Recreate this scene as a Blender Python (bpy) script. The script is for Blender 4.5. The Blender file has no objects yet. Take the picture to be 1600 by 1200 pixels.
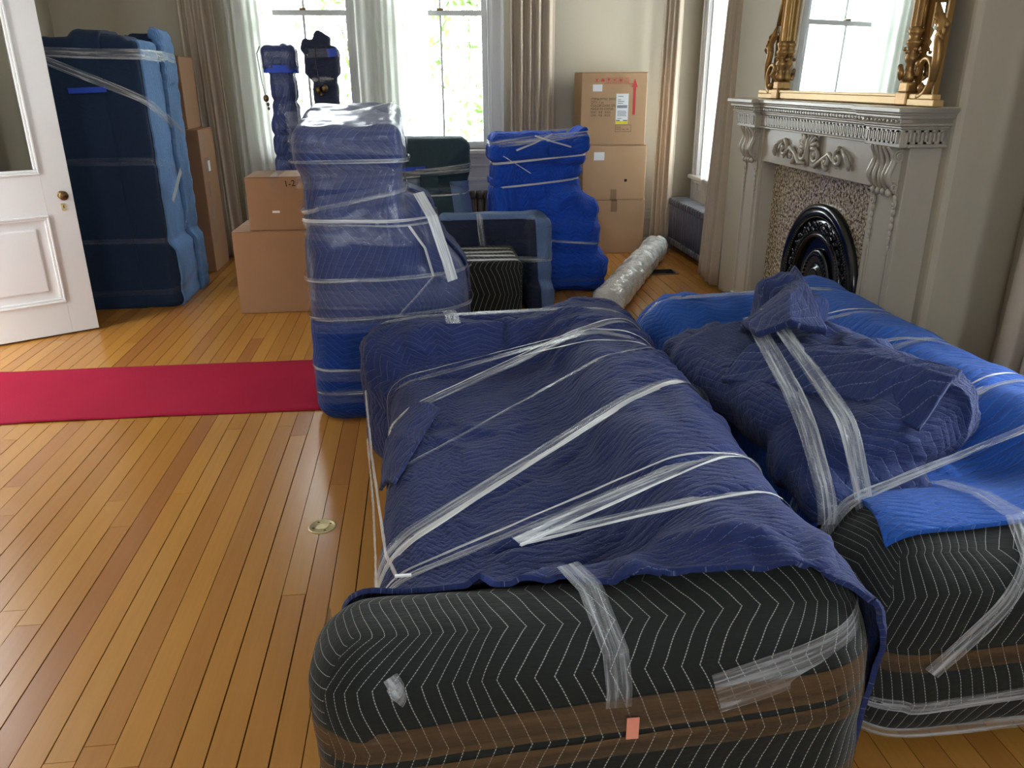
import bpy, bmesh, math, random
import numpy as np
from mathutils import Vector, Matrix, Euler
random.seed(7); rng = np.random.default_rng(7)
S = bpy.context.scene; C = S.collection; PI = math.pi; R = math.radians

# ------------------------------------------------------------------ camera
cam_d = bpy.data.cameras.new('camera'); cam = bpy.data.objects.new('camera', cam_d); C.objects.link(cam)
cam_d.sensor_width = 36.0; cam_d.lens = 36.0 * 1245 / 1600; cam_d.clip_start = .05; cam_d.clip_end = 200
PT, YW, RL = R(20.9), R(6.2), R(.35)
fw = Vector((math.sin(YW)*math.cos(PT), math.cos(YW)*math.cos(PT), -math.sin(PT)))
r0 = Vector((math.cos(YW), -math.sin(YW), 0)); u0 = r0.cross(fw)
rt = r0*math.cos(RL) - u0*math.sin(RL); up = u0*math.cos(RL) + r0*math.sin(RL)
mt = Matrix((rt, up, -fw)).transposed().to_4x4(); mt.translation = (0, 0, 1.6); cam.matrix_world = mt
S.camera = cam

# ------------------------------------------------------------------ world, light, exposure
S.view_settings.view_transform = 'Standard'; S.view_settings.look = 'None'
S.view_settings.exposure = 0.6; S.view_settings.gamma = 1.0; S.view_settings.use_curve_mapping = False
wd = bpy.data.worlds.new('overcast_sky'); S.world = wd; wd.use_nodes = True
bg = wd.node_tree.nodes['Background']; bg.inputs[0].default_value = (.90, .95, 1.0, 1); bg.inputs[1].default_value = 13.0
def area(name, loc, rot, sx, sy, power, col, portal=False):
    l = bpy.data.lights.new(name, 'AREA'); l.shape = 'RECTANGLE'; l.size = sx; l.size_y = sy; l.energy = power; l.color = col
    if portal: l.cycles.is_portal = True
    o = bpy.data.objects.new(name, l); C.objects.link(o); o.location = loc; o.rotation_euler = rot; return o
# window openings: (axis, centre, width, z0, z1)
BACK_WIN = [(-1.02, .90), (.24, .90)]; WZ0, WZ1 = .96, 3.30
RIGHT_WIN = [(7.36, 1.06), (2.0, 1.2)]; REAR_WIN = [(-1.6, .9), (1.2, .9)]
for cx, w in BACK_WIN: area('sky_portal', (cx, 8.42, (WZ0+WZ1)/2), (R(-90), 0, 0), w, WZ1-WZ0, 1, (1, 1, 1), True)
for cy, w in RIGHT_WIN: area('sky_portal', (3.02, cy, (.7+WZ1)/2), (R(90), 0, R(90)), w, WZ1-.7, 1, (1, 1, 1), True)
for cx, w in REAR_WIN: area('sky_portal', (cx, -3.3, 2.3), (R(90), 0, 0), w, 1.8, 1, (1, 1, 1), True)

# ------------------------------------------------------------------ material helpers
def lin(c):
    return tuple(((x/255)/12.92 if x/255 <= .04045 else ((x/255+.055)/1.055)**2.4) for x in c) + (1,)
def newmat(name):
    m = bpy.data.materials.new(name); m.use_nodes = True; nt = m.node_tree; return m, nt, nt.nodes['Principled BSDF']
def N(nt, t, **k):
    n = nt.nodes.new(t)
    for a, v in k.items(): setattr(n, a, v)
    return n
def mth(nt, op, a, b=None, c=None, clamp=False):
    n = N(nt, 'ShaderNodeMath', operation=op); n.use_clamp = clamp
    for i, v in enumerate((a, b, c)):
        if v is None: continue
        if isinstance(v, (int, float)): n.inputs[i].default_value = v
        else: nt.links.new(v, n.inputs[i])
    return n.outputs[0]
def mixc(nt, f, a, b):
    n = N(nt, 'ShaderNodeMix', data_type='RGBA')
    for i, v in ((0, f), (6, a), (7, b)):
        if isinstance(v, (int, float)): n.inputs[i].default_value = v
        elif isinstance(v, tuple): n.inputs[i].default_value = v
        else: nt.links.new(v, n.inputs[i])
    return n.outputs[2]
def noise(nt, vec, scale, detail=3, rough=.5, dist=0):
    n = N(nt, 'ShaderNodeTexNoise'); n.inputs['Scale'].default_value = scale; n.inputs['Detail'].default_value = detail
    n.inputs['Roughness'].default_value = rough; n.inputs['Distortion'].default_value = dist
    if vec is not None: nt.links.new(vec, n.inputs['Vector'])
    return n.outputs[0]
def mapping(nt, vec, scale=(1, 1, 1), rot=(0, 0, 0), loc=(0, 0, 0)):
    n = N(nt, 'ShaderNodeMapping'); n.inputs['Scale'].default_value = scale; n.inputs['Rotation'].default_value = rot; n.inputs['Location'].default_value = loc
    nt.links.new(vec, n.inputs[0]); return n.outputs[0]
def bump(nt, h, strength, dist, bs):
    n = N(nt, 'ShaderNodeBump'); n.inputs['Strength'].default_value = strength; n.inputs['Distance'].default_value = dist
    nt.links.new(h, n.inputs['Height']); nt.links.new(n.outputs[0], bs.inputs['Normal']); return n
def plain(name, rgb, rough=.5, metal=0, spec=.5, var=.06, nscale=8, bmp=0, bscale=60, coat=0):
    m, nt, b = newmat(name); co = N(nt, 'ShaderNodeTexCoord').outputs['Object']
    c = lin(rgb); d = tuple(x*(1-var*2) for x in c[:3]) + (1,)
    nt.links.new(mixc(nt, noise(nt, co, nscale, 4), d, tuple(min(1, x*(1+var)) for x in c[:3]) + (1,)), b.inputs['Base Color'])
    b.inputs['Roughness'].default_value = rough; b.inputs['Metallic'].default_value = metal; b.inputs['Specular IOR Level'].default_value = spec
    b.inputs['Coat Weight'].default_value = coat
    if bmp: bump(nt, noise(nt, co, bscale, 3), bmp, .004, b)
    return m
def quilt(name, rgb, stitch=(120, 130, 160), rot=0, pitch=.03, leg=.13, slope=.42, sstr=.5, puff=.5, wr=.35, coat=0):
    """quilted moving blanket: zigzag stitch rows in metres of cloth"""
    m, nt, b = newmat(name); uv = N(nt, 'ShaderNodeUVMap').outputs[0]
    wv = N(nt, 'ShaderNodeTexNoise'); wv.inputs['Scale'].default_value = 3; nt.links.new(uv, wv.inputs['Vector'])
    ad = N(nt, 'ShaderNodeVectorMath', operation='MULTIPLY_ADD'); nt.links.new(wv.outputs['Color'], ad.inputs[0]); ad.inputs[1].default_value = (.03, .03, 0); nt.links.new(uv, ad.inputs[2])
    p = mapping(nt, ad.outputs[0], rot=(0, 0, rot)); sx = N(nt, 'ShaderNodeSeparateXYZ'); nt.links.new(p, sx.inputs[0])
    u, v = sx.outputs[0], sx.outputs[1]
    off = mth(nt, 'MULTIPLY', mth(nt, 'PINGPONG', u, leg), slope)
    w = mth(nt, 'ADD', v, off)
    fr = mth(nt, 'DIVIDE', mth(nt, 'PINGPONG', w, pitch/2), pitch/2)
    line = mth(nt, 'SUBTRACT', 1.0, mth(nt, 'MULTIPLY', fr, 11.0), clamp=True)
    dash = mth(nt, 'GREATER_THAN', mth(nt, 'PINGPONG', u, .0045), .0012)
    lf = mth(nt, 'MULTIPLY', mth(nt, 'MULTIPLY', line, dash), sstr)
    c = lin(rgb); big = noise(nt, uv, 2.2, 4, .6); fine = noise(nt, uv, 45, 3, .7)
    base = mixc(nt, big, tuple(x*.78 for x in c[:3])+(1,), tuple(min(1, x*1.2) for x in c[:3])+(1,))
    base = mixc(nt, mth(nt, 'MULTIPLY', fine, .25), base, tuple(x*.7 for x in c[:3])+(1,))
    nt.links.new(mixc(nt, lf, base, lin(stitch)), b.inputs['Base Color'])
    b.inputs['Roughness'].default_value = .82; b.inputs['Sheen Weight'].default_value = .08; b.inputs['Specular IOR Level'].default_value = .2
    h = mth(nt, 'POWER', fr, .45)
    w1 = noise(nt, mapping(nt, uv, scale=(1, 3.2, 1), rot=(0, 0, rot+.5)), 16, 3, .6, .6)
    h = mth(nt, 'ADD', mth(nt, 'MULTIPLY', h, puff), mth(nt, 'MULTIPLY', w1, wr*4))
    b.inputs['Coat Weight'].default_value = coat; b.inputs['Coat Roughness'].default_value = .22
    bump(nt, h, .9, .006, b); return m
def film(name, rgb=(225, 228, 232), amin=.12, amax=.75, rough=.16, along=3, across=70, lo=.38, hi=.68):
    """clear stretch film / packing tape, streaked along its length"""
    m, nt, b = newmat(name); uv = N(nt, 'ShaderNodeUVMap').outputs[0]
    s = noise(nt, mapping(nt, uv, scale=(along, across, 1)), 1.0, 4, .65, .4)
    cr = noise(nt, mapping(nt, uv, scale=(18, 26, 1)), 1.0, 3, .6, .8)
    f = N(nt, 'ShaderNodeMapRange'); f.inputs[1].default_value = lo; f.inputs[2].default_value = hi; f.inputs[3].default_value = amin; f.inputs[4].default_value = amax
    nt.links.new(s, f.inputs[0]); nt.links.new(f.outputs[0], b.inputs['Alpha'])
    b.inputs['Base Color'].default_value = lin(rgb); b.inputs['Roughness'].default_value = rough; b.inputs['Specular IOR Level'].default_value = .9
    bump(nt, mth(nt, 'ADD', s, mth(nt, 'MULTIPLY', cr, .8)), .8, .006, b); return m

# ------------------------------------------------------------------ object helpers
def link(name, me, mat=None, parent=None):
    o = bpy.data.objects.new(name, me); C.objects.link(o)
    if mat is not None:
        if not me.materials: me.materials.append(mat)
    if parent is not None: o.parent = parent
    return o
def tag(o, label=None, cat=None, group=None, kind=None):
    if label: o['label'] = label
    if cat: o['category'] = cat
    if group: o['group'] = group
    if kind: o['kind'] = kind
    return o
def empty(name, loc=(0, 0, 0), rz=0, label=None, cat=None, group=None, kind=None):
    o = bpy.data.objects.new(name, None); C.objects.link(o); o.location = loc; o.rotation_euler = (0, 0, rz); o.empty_display_size = .1
    return tag(o, label, cat, group, kind)
class MB:
    """collects simple solids into one bmesh"""
    def __init__(s): s.b = bmesh.new()
    def box(s, lo, hi, bev=0, rot=None, seg=2):
        lo, hi = Vector(lo), Vector(hi); c = (lo+hi)/2; d = hi-lo
        r = bmesh.ops.create_cube(s.b, size=1); vs = r['verts']
        bmesh.ops.scale(s.b, vec=d, verts=vs)
        if bev > 0:
            es = list({e for v in vs for e in v.link_edges})
            rr = bmesh.ops.bevel(s.b, geom=es, offset=bev, segments=seg, affect='EDGES', profile=.5)
            vs = list({v for f in rr['faces'] for v in f.verts} | {v for v in vs if v.is_valid})
        if rot is not None: bmesh.ops.rotate(s.b, cent=(0, 0, 0), matrix=rot, verts=vs)
        bmesh.ops.translate(s.b, vec=c, verts=vs); return s
    def tube(s, pts, r, n=8, closed=False):
        pts = [Vector(p) for p in pts]; k = len(pts); rs = r if isinstance(r, (list, tuple)) else [r]*k; rings = []
        t = (pts[1]-pts[0]).normalized(); a = t.orthogonal().normalized()
        for i, p in enumerate(pts):
            q = pts[(i+1) % k] if (closed or i < k-1) else p; o = pts[i-1] if (closed or i > 0) else p
            t = (q-o).normalized() if (q-o).length > 1e-9 else t
            a = (a - t*a.dot(t)); a = a.normalized() if a.length > 1e-6 else t.orthogonal().normalized(); b = t.cross(a)
            rings.append([s.b.verts.new(p+(a*math.cos(2*PI*j/n)+b*math.sin(2*PI*j/n))*rs[i]) for j in range(n)])
        m = k if closed else k-1
        for i in range(m):
            A, B = rings[i], rings[(i+1) % k]
            for j in range(n): s.b.faces.new((A[j], A[(j+1) % n], B[(j+1) % n], B[j]))
        if not closed:
            s.b.faces.new(rings[0][::-1]); s.b.faces.new(rings[-1])
        return s
    def lathe(s, prof, n=24, mat=None):
        """profile [(r,z)] round z, then placed by the 4x4 matrix"""
        mat = mat or Matrix(); rings = []
        for r, z in prof: rings.append([s.b.verts.new(mat @ Vector((r*math.cos(2*PI*j/n), r*math.sin(2*PI*j/n), z))) for j in range(n)])
        for A, B in zip(rings, rings[1:]):
            for j in range(n): s.b.faces.new((A[j], A[(j+1) % n], B[(j+1) % n], B[j]))
        s.b.faces.new(rings[0][::-1]); s.b.faces.new(rings[-1]); return s
    def prism(s, poly, axis, a, b):
        """poly of 2D points extruded along axis (0 x,1 y,2 z) from a to b"""
        def P(p, t):
            q = [0, 0, 0]; o = [i for i in range(3) if i != axis]; q[o[0]], q[o[1]], q[axis] = p[0], p[1], t; return q
        A = [s.b.verts.new(P(p, a)) for p in poly]; B = [s.b.verts.new(P(p, b)) for p in poly]; n = len(poly)
        for i in range(n): s.b.faces.new((A[i], A[(i+1) % n], B[(i+1) % n], B[i]))
        s.b.faces.new(A[::-1]); s.b.faces.new(B); return s
    def ball(s, c, r, sub=1, sc=(1, 1, 1)):
        q = bmesh.ops.create_icosphere(s.b, subdivisions=sub, radius=r); bmesh.ops.scale(s.b, vec=sc, verts=q['verts']); bmesh.ops.translate(s.b, vec=c, verts=q['verts']); return s
    def build(s, name, mat, parent=None, smooth=False):
        bmesh.ops.recalc_face_normals(s.b, faces=s.b.faces); me = bpy.data.meshes.new(name); s.b.to_mesh(me); s.b.free()
        if smooth: me.polygons.foreach_set('use_smooth', [True]*len(me.polygons))
        return link(name, me, mat, parent)
def text(name, body, size, loc, rot, mat, parent):
    cu = bpy.data.curves.new(name, 'FONT'); cu.body = body; cu.size = size; cu.extrude = .0004
    t = bpy.data.objects.new('tmp', cu); C.objects.link(t); bpy.context.view_layer.update()
    me = bpy.data.meshes.new_from_object(t.evaluated_get(bpy.context.evaluated_depsgraph_get())); bpy.data.objects.remove(t)
    o = link(name, me, mat, parent); o.location = loc; o.rotation_euler = rot; return o

# ------------------------------------------------------------------ numpy cloth tools
_perm = rng.permutation(4096).astype(np.int64); _val = rng.uniform(-1, 1, 4096)
def vnoise(P, f):
    P = np.asarray(P)*f; i = np.floor(P).astype(np.int64); t = P-i; t = t*t*(3-2*t); out = 0
    for dx in (0, 1):
        for dy in (0, 1):
            for dz in (0, 1):
                h = _val[_perm[(_perm[(_perm[(i[:, 0]+dx) & 4095]+i[:, 1]+dy) & 4095]+i[:, 2]+dz) & 4095]]
                out = out + h*(t[:, 0] if dx else 1-t[:, 0])*(t[:, 1] if dy else 1-t[:, 1])*(t[:, 2] if dz else 1-t[:, 2])
    return out
def boxsdf(P, b):
    lo, hi, r = np.array(b[0]), np.array(b[1]), b[2]; c = (lo+hi)/2; h = (hi-lo)/2; r = min(r, h.min()*.98); q = P-c
    if len(b) > 3:
        m = np.array(Euler([R(a) for a in b[3]]).to_matrix()); q = q @ m
    q = np.abs(q)-(h-r); return np.linalg.norm(np.maximum(q, 0), axis=1)+np.minimum(q.max(1), 0)-r
def sdf(P, boxes, k):
    d = boxsdf(P, boxes[0])
    for b in boxes[1:]:
        e = boxsdf(P, b); h = np.clip(.5+.5*(e-d)/k, 0, 1); d = e*(1-h)+d*h-k*h*(1-h)
    return d
def vnormals(V, F):
    n = np.cross(V[F[:, 2]]-V[F[:, 0]], V[F[:, 3]]-V[F[:, 1]]); out = np.zeros_like(V)
    for j in range(4):
        for a in range(3): out[:, a] += np.bincount(F[:, j], n[:, a], len(V))
    return out/np.maximum(np.linalg.norm(out, axis=1), 1e-12)[:, None]
def wrap(lo, hi, res, boxes, k=.08, core=None):
    """closed skin of quads shrunk from a grid on the bounding box onto the smooth union of the rounded boxes; uv in metres"""
    lo, hi = np.array(lo, float), np.array(hi, float); n = np.maximum(2, np.round((hi-lo)/res).astype(int)); vs, fs, uvs = [], [], []; base = 0
    for ax in range(3):
        o = [i for i in range(3) if i != ax]
        for side in (0, 1):
            A = np.linspace(lo[o[0]], hi[o[0]], n[o[0]]+1); B = np.linspace(lo[o[1]], hi[o[1]], n[o[1]]+1)
            a, b = np.meshgrid(A, B, indexing='ij'); P = np.zeros((a.size, 3)); P[:, o[0]] = a.ravel(); P[:, o[1]] = b.ravel(); P[:, ax] = (lo, hi)[side][ax]
            i, j = np.meshgrid(np.arange(len(A)-1), np.arange(len(B)-1), indexing='ij'); q = (i*len(B)+j).ravel()
            f = np.stack([q, q+len(B), q+len(B)+1, q+1], 1)
            if (side == 1) == (ax == 1): f = f[:, ::-1]
            x, y, z = P.T
            if ax == 2: uv = np.stack([x, y if side else -y], 1)
            elif ax == 1: uv = np.stack([x, (z-hi[2]+lo[1]) if side == 0 else hi[1]+hi[2]-z], 1)
            else: uv = np.stack([(hi[0]+hi[2]-z) if side else (lo[0]-hi[2]+z), y], 1)
            vs.append(P); fs.append(f+base); uvs.append(uv[f]); base += len(P)
    P = np.concatenate(vs); F = np.concatenate(fs); UV = np.concatenate(uvs)
    _, idx, inv = np.unique(np.round(P, 5), axis=0, return_index=True, return_inverse=True); P = P[idx]; F = inv.reshape(-1)[F]
    if core is None: c = (lo+hi)/2; core = (c-(hi-lo)*.25, c+(hi-lo)*.25)
    T = np.clip(P, core[0], core[1]); D = T-P; L = np.linalg.norm(D, axis=1); D /= L[:, None]; t = np.zeros(len(P))
    for _ in range(60):
        d = sdf(P+D*t[:, None], boxes, k); t = np.clip(t+np.clip(d, -.05, 1)*.8, 0, L-.01)
    V = P+D*t[:, None]
    return V, F, UV
def smooth(V, F, it, fac=.5):
    E = edges(F); n = len(V); deg = np.bincount(E.ravel(), minlength=n)
    for _ in range(it):
        A = np.zeros_like(V)
        for a in range(3): A[:, a] = np.bincount(E[:, 0], V[E[:, 1], a], n)+np.bincount(E[:, 1], V[E[:, 0], a], n)
        V = V+(A/deg[:, None]-V)*fac
    return V
def edges(F):
    E = np.concatenate([F[:, [0, 1]], F[:, [1, 2]], F[:, [2, 3]], F[:, [3, 0]]]); E.sort(1); return np.unique(E, axis=0)
def buckle(V, F, amt=(.05, .05, .05), hi=.02, lo=-.004, seed=.006, sf=9, it=50, planes=(), pinch=.007, seedvec=None):
    """excess cloth buckles into wrinkles above the body; the planes are tapes that hold it down"""
    V0 = V.copy(); Nn = vnormals(V, F); E = edges(F); n = len(V)
    E = np.concatenate([E, F[:, [0, 2]], F[:, [1, 3]]])
    d0 = V[E[:, 1]]-V[E[:, 0]]; L0 = np.linalg.norm(d0, axis=1)+1e-9; dn = np.abs(d0/L0[:, None]); rest = L0*(1+(dn*np.array(amt)).sum(1))
    deg = np.bincount(E.ravel(), minlength=n).astype(float)
    P = V if seedvec is None else V*np.array(seedvec)
    V = V+Nn*(seed*(vnoise(P, sf)+.6*vnoise(P+7, sf*2.3)))[:, None]
    w = np.zeros(n)
    for pt, nn, ww in planes:
        nn = np.array(nn, float); nn /= np.linalg.norm(nn); w = np.maximum(w, np.exp(-(((V0-np.array(pt)) @ nn)/(ww*.7+.008))**2))
    hiv = hi*(1-w)+.0005; Ed = edges(F); dg = np.bincount(Ed.ravel(), minlength=n)[:, None]
    for s in range(it):
        d = V[E[:, 1]]-V[E[:, 0]]; L = np.linalg.norm(d, axis=1)+1e-9; c = d*(.5*(L-rest)/L)[:, None]; acc = np.zeros_like(V)
        for a in range(3): acc[:, a] = np.bincount(E[:, 0], c[:, a], n)-np.bincount(E[:, 1], c[:, a], n)
        V = V+acc/deg[:, None]*2.6
        if s % 3 == 0:
            D = V-V0; A = np.zeros_like(V)
            for a in range(3): A[:, a] = np.bincount(Ed[:, 0], D[Ed[:, 1], a], n)+np.bincount(Ed[:, 1], D[Ed[:, 0], a], n)
            V = V0+D+(A/dg-D)*.3
        D = V-V0; h = (D*Nn).sum(1); T = D-Nn*h[:, None]; tl = np.linalg.norm(T, axis=1)+1e-9; T *= np.minimum(1, .012/tl)[:, None]
        V = V0+T+Nn*np.clip(h, lo, hiv)[:, None]
    V = V-Nn*(pinch*w)[:, None]
    return V
def folds(V, F, amp, sc, f, sharp=3, mask=None, sign=1):
    """sharp-crested folds: ridges along the zero lines of a stretched, warped noise"""
    Nn = vnormals(V, F); Q = V+.10*np.stack([vnoise(V, 3), vnoise(V+5, 3), vnoise(V+11, 3)], 1); Q = Q*np.array(sc)
    h = (1-np.abs(vnoise(Q, f)))**sharp*np.clip(.35+vnoise(V+31, f*.45)*1.6, 0, 1)
    if mask is not None: h = h*mask
    return V+Nn*(sign*amp*h)[:, None]
def skin(name, V, F, UV, mat, parent=None, sm=True):
    me = bpy.data.meshes.new(name); me.vertices.add(len(V)); me.vertices.foreach_set('co', V.astype(np.float32).ravel())
    me.loops.add(F.size); me.loops.foreach_set('vertex_index', F.astype(np.int32).ravel()); me.polygons.add(len(F))
    me.polygons.foreach_set('loop_start', np.arange(0, F.size, 4, dtype=np.int32)); me.polygons.foreach_set('loop_total', np.full(len(F), 4, np.int32))
    me.update(calc_edges=True); l = me.uv_layers.new(name='UVMap'); l.data.foreach_set('uv', UV.astype(np.float32).ravel())
    if sm: me.polygons.foreach_set('use_smooth', [True]*len(F))
    me.validate(); return link(name, me, mat, parent)
def layer(name, V, F, UV, off, cuts, mat, parent, thick=.008, rough=.0, extra=None, hem=None):
    """an upper blanket: the part of a body's skin on the positive side of every cut plane, lifted by off and given thickness"""
    Nn = vnormals(V, F); W = V+Nn*off
    if rough: W = W+Nn*(rough*np.abs(vnoise(V*np.array((1, .6, 1)), 14)))[:, None]
    if extra is not None: W = extra(W)
    m = np.ones(len(F), bool); cen = V[F].mean(1)
    for p, n in cuts: m &= ((cen-np.array(p)) @ (np.array(n, float)/np.linalg.norm(n))) > -.08
    o = skin(name, W, F[m], UV.reshape(-1, 4, 2)[m], mat, parent); me = o.data; b = bmesh.new(); b.from_mesh(me)
    for p, n in cuts: bmesh.ops.bisect_plane(b, geom=b.verts[:]+b.edges[:]+b.faces[:], dist=1e-5, plane_co=p, plane_no=n, clear_inner=True)
    bmesh.ops.delete(b, geom=[v for v in b.verts if not v.link_faces], context='VERTS')
    be = [e for e in b.edges if e.is_boundary]
    if be:
        g = bmesh.ops.extrude_edge_only(b, edges=be)['geom']; vs = [v for v in g if isinstance(v, bmesh.types.BMVert)]
        for v in vs: v.co -= v.link_faces[0].normal*0 if False else Vector((0, 0, 0))
        b.normal_update()
        nv = {}
        for v in vs:
            src = [e.other_vert(v) for e in v.link_edges if e.other_vert(v) not in vs]
            if src: nv[v] = src[0].normal.copy()
        for v, n in nv.items(): v.co -= n*thick
    b.to_mesh(me); b.free(); me.polygons.foreach_set('use_smooth', [True]*len(me.polygons)); return o
def hull2(p):
    p = p[np.lexsort((p[:, 1], p[:, 0]))]
    def half(q):
        h = []
        for a in q:
            while len(h) > 1 and (h[-1][0]-h[-2][0])*(a[1]-h[-2][1])-(h[-1][1]-h[-2][1])*(a[0]-h[-2][0]) <= 0: h.pop()
            h.append(a)
        return h
    return np.array(half(p)[:-1]+half(p[::-1])[:-1])
def tape(name, V, F, pt, nrm, width, mat, parent, off=.004, wob=.25, s0=None, arc=None, keep=None, label=None, concave=False, crumple=.0015):
    """a taut band round the body in the given plane; it spans hollows as the convex hull of the cut does.
    keep: function of points -> bool, the stretch of the band that exists"""
    nn = np.array(nrm, float); nn /= np.linalg.norm(nn); pt = np.array(pt, float); d = (V-pt) @ nn; E = edges(F); a, b = E[:, 0], E[:, 1]
    m = (d[a] > 0) != (d[b] > 0); a, b = a[m], b[m]
    if len(a) < 4: return None
    t = (d[a]/(d[a]-d[b]))[:, None]; X = V[a]+(V[b]-V[a])*t
    e1 = np.cross(nn, (0, 0, 1)); e1 = e1 if np.linalg.norm(e1) > .1 else np.cross(nn, (0, 1, 0)); e1 /= np.linalg.norm(e1); e2 = np.cross(nn, e1)
    c = X.mean(0); P2 = np.stack([(X-c) @ e1, (X-c) @ e2], 1)
    H = hull2(P2)
    if concave:   # follow the surface loosely: polar order
        an = np.arctan2(P2[:, 1], P2[:, 0]); k = np.argsort(an); H = P2[k]; H = H[::max(1, len(H)//90)]
    L = np.linalg.norm(np.roll(H, -1, 0)-H, axis=1); cum = np.concatenate([[0], np.cumsum(L)]); tot = cum[-1]; n = int(max(24, tot/.02)); s = np.linspace(0, tot, n, endpoint=False)
    Hc = np.vstack([H, H[:1]]); Q = np.stack([np.interp(s, cum, Hc[:, j]) for j in (0, 1)], 1)
    for _ in range(2): Q = (np.roll(Q, 1, 0)+2*Q+np.roll(Q, -1, 0))/4
    tg = np.roll(Q, -1, 0)-np.roll(Q, 1, 0); tg /= np.linalg.norm(tg, axis=1)[:, None]; on = np.stack([tg[:, 1], -tg[:, 0]], 1)
    if ((Q+on*.01).std() < Q.std()): on = -on
    W3 = c+np.outer(Q[:, 0], e1)+np.outer(Q[:, 1], e2); O3 = np.outer(on[:, 0], e1)+np.outer(on[:, 1], e2)
    ph = random.uniform(0, 50); wn = 1+wob*vnoise(np.stack([s*2.2+ph, s*0, s*0], 1), 1); sh = width*wob*vnoise(np.stack([s*1.3+ph+9, s*0, s*0], 1), 1)
    cols = 7; vs = []
    for j in range(cols):
        f = j/(cols-1)-.5; h = crumple*vnoise(np.stack([s*14+ph, s*0+j*1.7, s*0], 1), 1)
        vs.append(W3+O3*(off+h)[:, None]+nn*(f*width*wn+sh)[:, None])
    A = np.stack(vs, 1); n = len(A); ok = np.ones(n, bool) if keep is None else keep(W3)
    Fq, Uq = [], []
    for i in range(n):
        i2 = (i+1) % n
        if not (ok[i] and ok[i2]): continue
        for j in range(cols-1):
            Fq.append((i*cols+j, i2*cols+j, i2*cols+j+1, i*cols+j+1)); u = s[i]; u2 = s[i]+tot/n; v, v2 = j/(cols-1)*width, (j+1)/(cols-1)*width
            Uq.append(((u+ph, v), (u2+ph, v), (u2+ph, v2), (u+ph, v2)))
    if not Fq: return None
    o = skin(name, A.reshape(-1, 3), np.array(Fq), np.array(Uq), mat, parent)
    b = bmesh.new(); b.from_mesh(o.data); bmesh.ops.delete(b, geom=[v for v in b.verts if not v.link_faces], context='VERTS'); b.to_mesh(o.data); b.free()
    if label: o['label'] = label
    return o
def strip(name, pts, nrms, width, mat, parent, label=None, th=0.0):
    """a loose piece of tape through given points"""
    pts = [Vector(p) for p in pts]; nr = [Vector(n).normalized() for n in nrms]; V, Fq, U = [], [], []; cols = 5; acc = 0
    # resample
    P, Q = [], []
    for i in range(len(pts)-1):
        k = max(2, int((pts[i+1]-pts[i]).length/.015))
        for j in range(k): t = j/k; P.append(pts[i].lerp(pts[i+1], t)); Q.append(nr[i].lerp(nr[i+1], t).normalized())
    P.append(pts[-1]); Q.append(nr[-1])
    for i, p in enumerate(P):
        t = (P[min(i+1, len(P)-1)]-P[max(i-1, 0)]).normalized(); s = t.cross(Q[i]).normalized()
        for j in range(cols): V.append(p+s*((j/(cols-1)-.5)*width)+Q[i]*random.uniform(0, .0015))
    for i in range(len(P)-1):
        dl = (P[i+1]-P[i]).length
        for j in range(cols-1):
            Fq.append((i*cols+j, i*cols+j+1, (i+1)*cols+j+1, (i+1)*cols+j)); v, v2 = j/(cols-1)*width, (j+1)/(cols-1)*width
            U.append(((acc, v), (acc, v2), (acc+dl, v2), (acc+dl, v)))
        acc += dl
    o = skin(name, np.array([tuple(v) for v in V]), np.array(Fq), np.array(U), mat, parent)
    if label: o['label'] = label
    return o

# ------------------------------------------------------------------ materials
M = {}
M['wall'] = plain('greige_paint', (184, 175, 156), .6, var=.03, nscale=1.5, bmp=.05, bscale=90)
M['white'] = plain('white_paint', (222, 222, 222), .4, var=.02, nscale=3)
M['ceil'] = plain('ceiling_paint', (225, 223, 216), .8, var=.02)
M['mantel'] = plain('grey_gloss_paint', (180, 172, 158), .28, var=.04, nscale=5, spec=.6)
M['beige'] = plain('beige_curtain_cloth', (190, 176, 158), .85, var=.05, nscale=20, bmp=.1, bscale=300)
M['brass'] = plain('aged_brass', (120, 98, 66), .35, metal=.9, var=.15, nscale=25)
M['pale_brass'] = plain('pale_worn_brass', (222, 208, 160), .35, metal=.4, var=.15, nscale=90)
M['gold'] = plain('gilded_wood', (166, 128, 76), .38, metal=.55, var=.18, nscale=18, bmp=.2, bscale=70)
M['gold_flat'] = plain('flat_gilded_wood', (205, 170, 112), .4, metal=.3, var=.1, nscale=12)
M['iron'] = plain('black_gloss_iron', (14, 18, 26), .18, metal=.3, spec=.9, var=.2, nscale=20)
M['dark'] = plain('dark_void', (10, 10, 10), .9)
M['rad_grey'] = plain('grey_radiator_paint', (98, 100, 112), .45, var=.08)
M['rad_brown'] = plain('brown_radiator_paint', (66, 52, 50), .5, var=.1)
M['runner'] = plain('crimson_felt', (166, 27, 60), .95, spec=.15, var=.07, nscale=3, bmp=.5, bscale=220)
M['kraft'] = plain('kraft_cardboard', (182, 148, 112), .75, var=.05, nscale=5, bmp=.08, bscale=50)
M['kraft_dark'] = plain('brown_cardboard', (156, 118, 88), .75, var=.05, nscale=5, bmp=.08, bscale=50)
M['paper'] = plain('white_label_paper', (232, 234, 236), .5, var=.02)
M['yellow'] = plain('yellow_label_stripe', (235, 220, 40), .5)
M['red_ink'] = plain('red_print', (200, 66, 66), .6)
M['dark_ink'] = plain('dark_print', (92, 70, 52), .7)
M['grey_ink'] = plain('grey_print', (140, 148, 160), .6)
M['pink'] = plain('pink_sticker', (232, 150, 130), .5)
M['bluetape'] = plain('blue_painters_tape', (26, 70, 190), .6, var=.08)
M['bark'] = plain('bark', (70, 60, 50), .9)
M['leaf'] = plain('leaf', (105, 135, 62), .6, var=.3, nscale=2)
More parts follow.
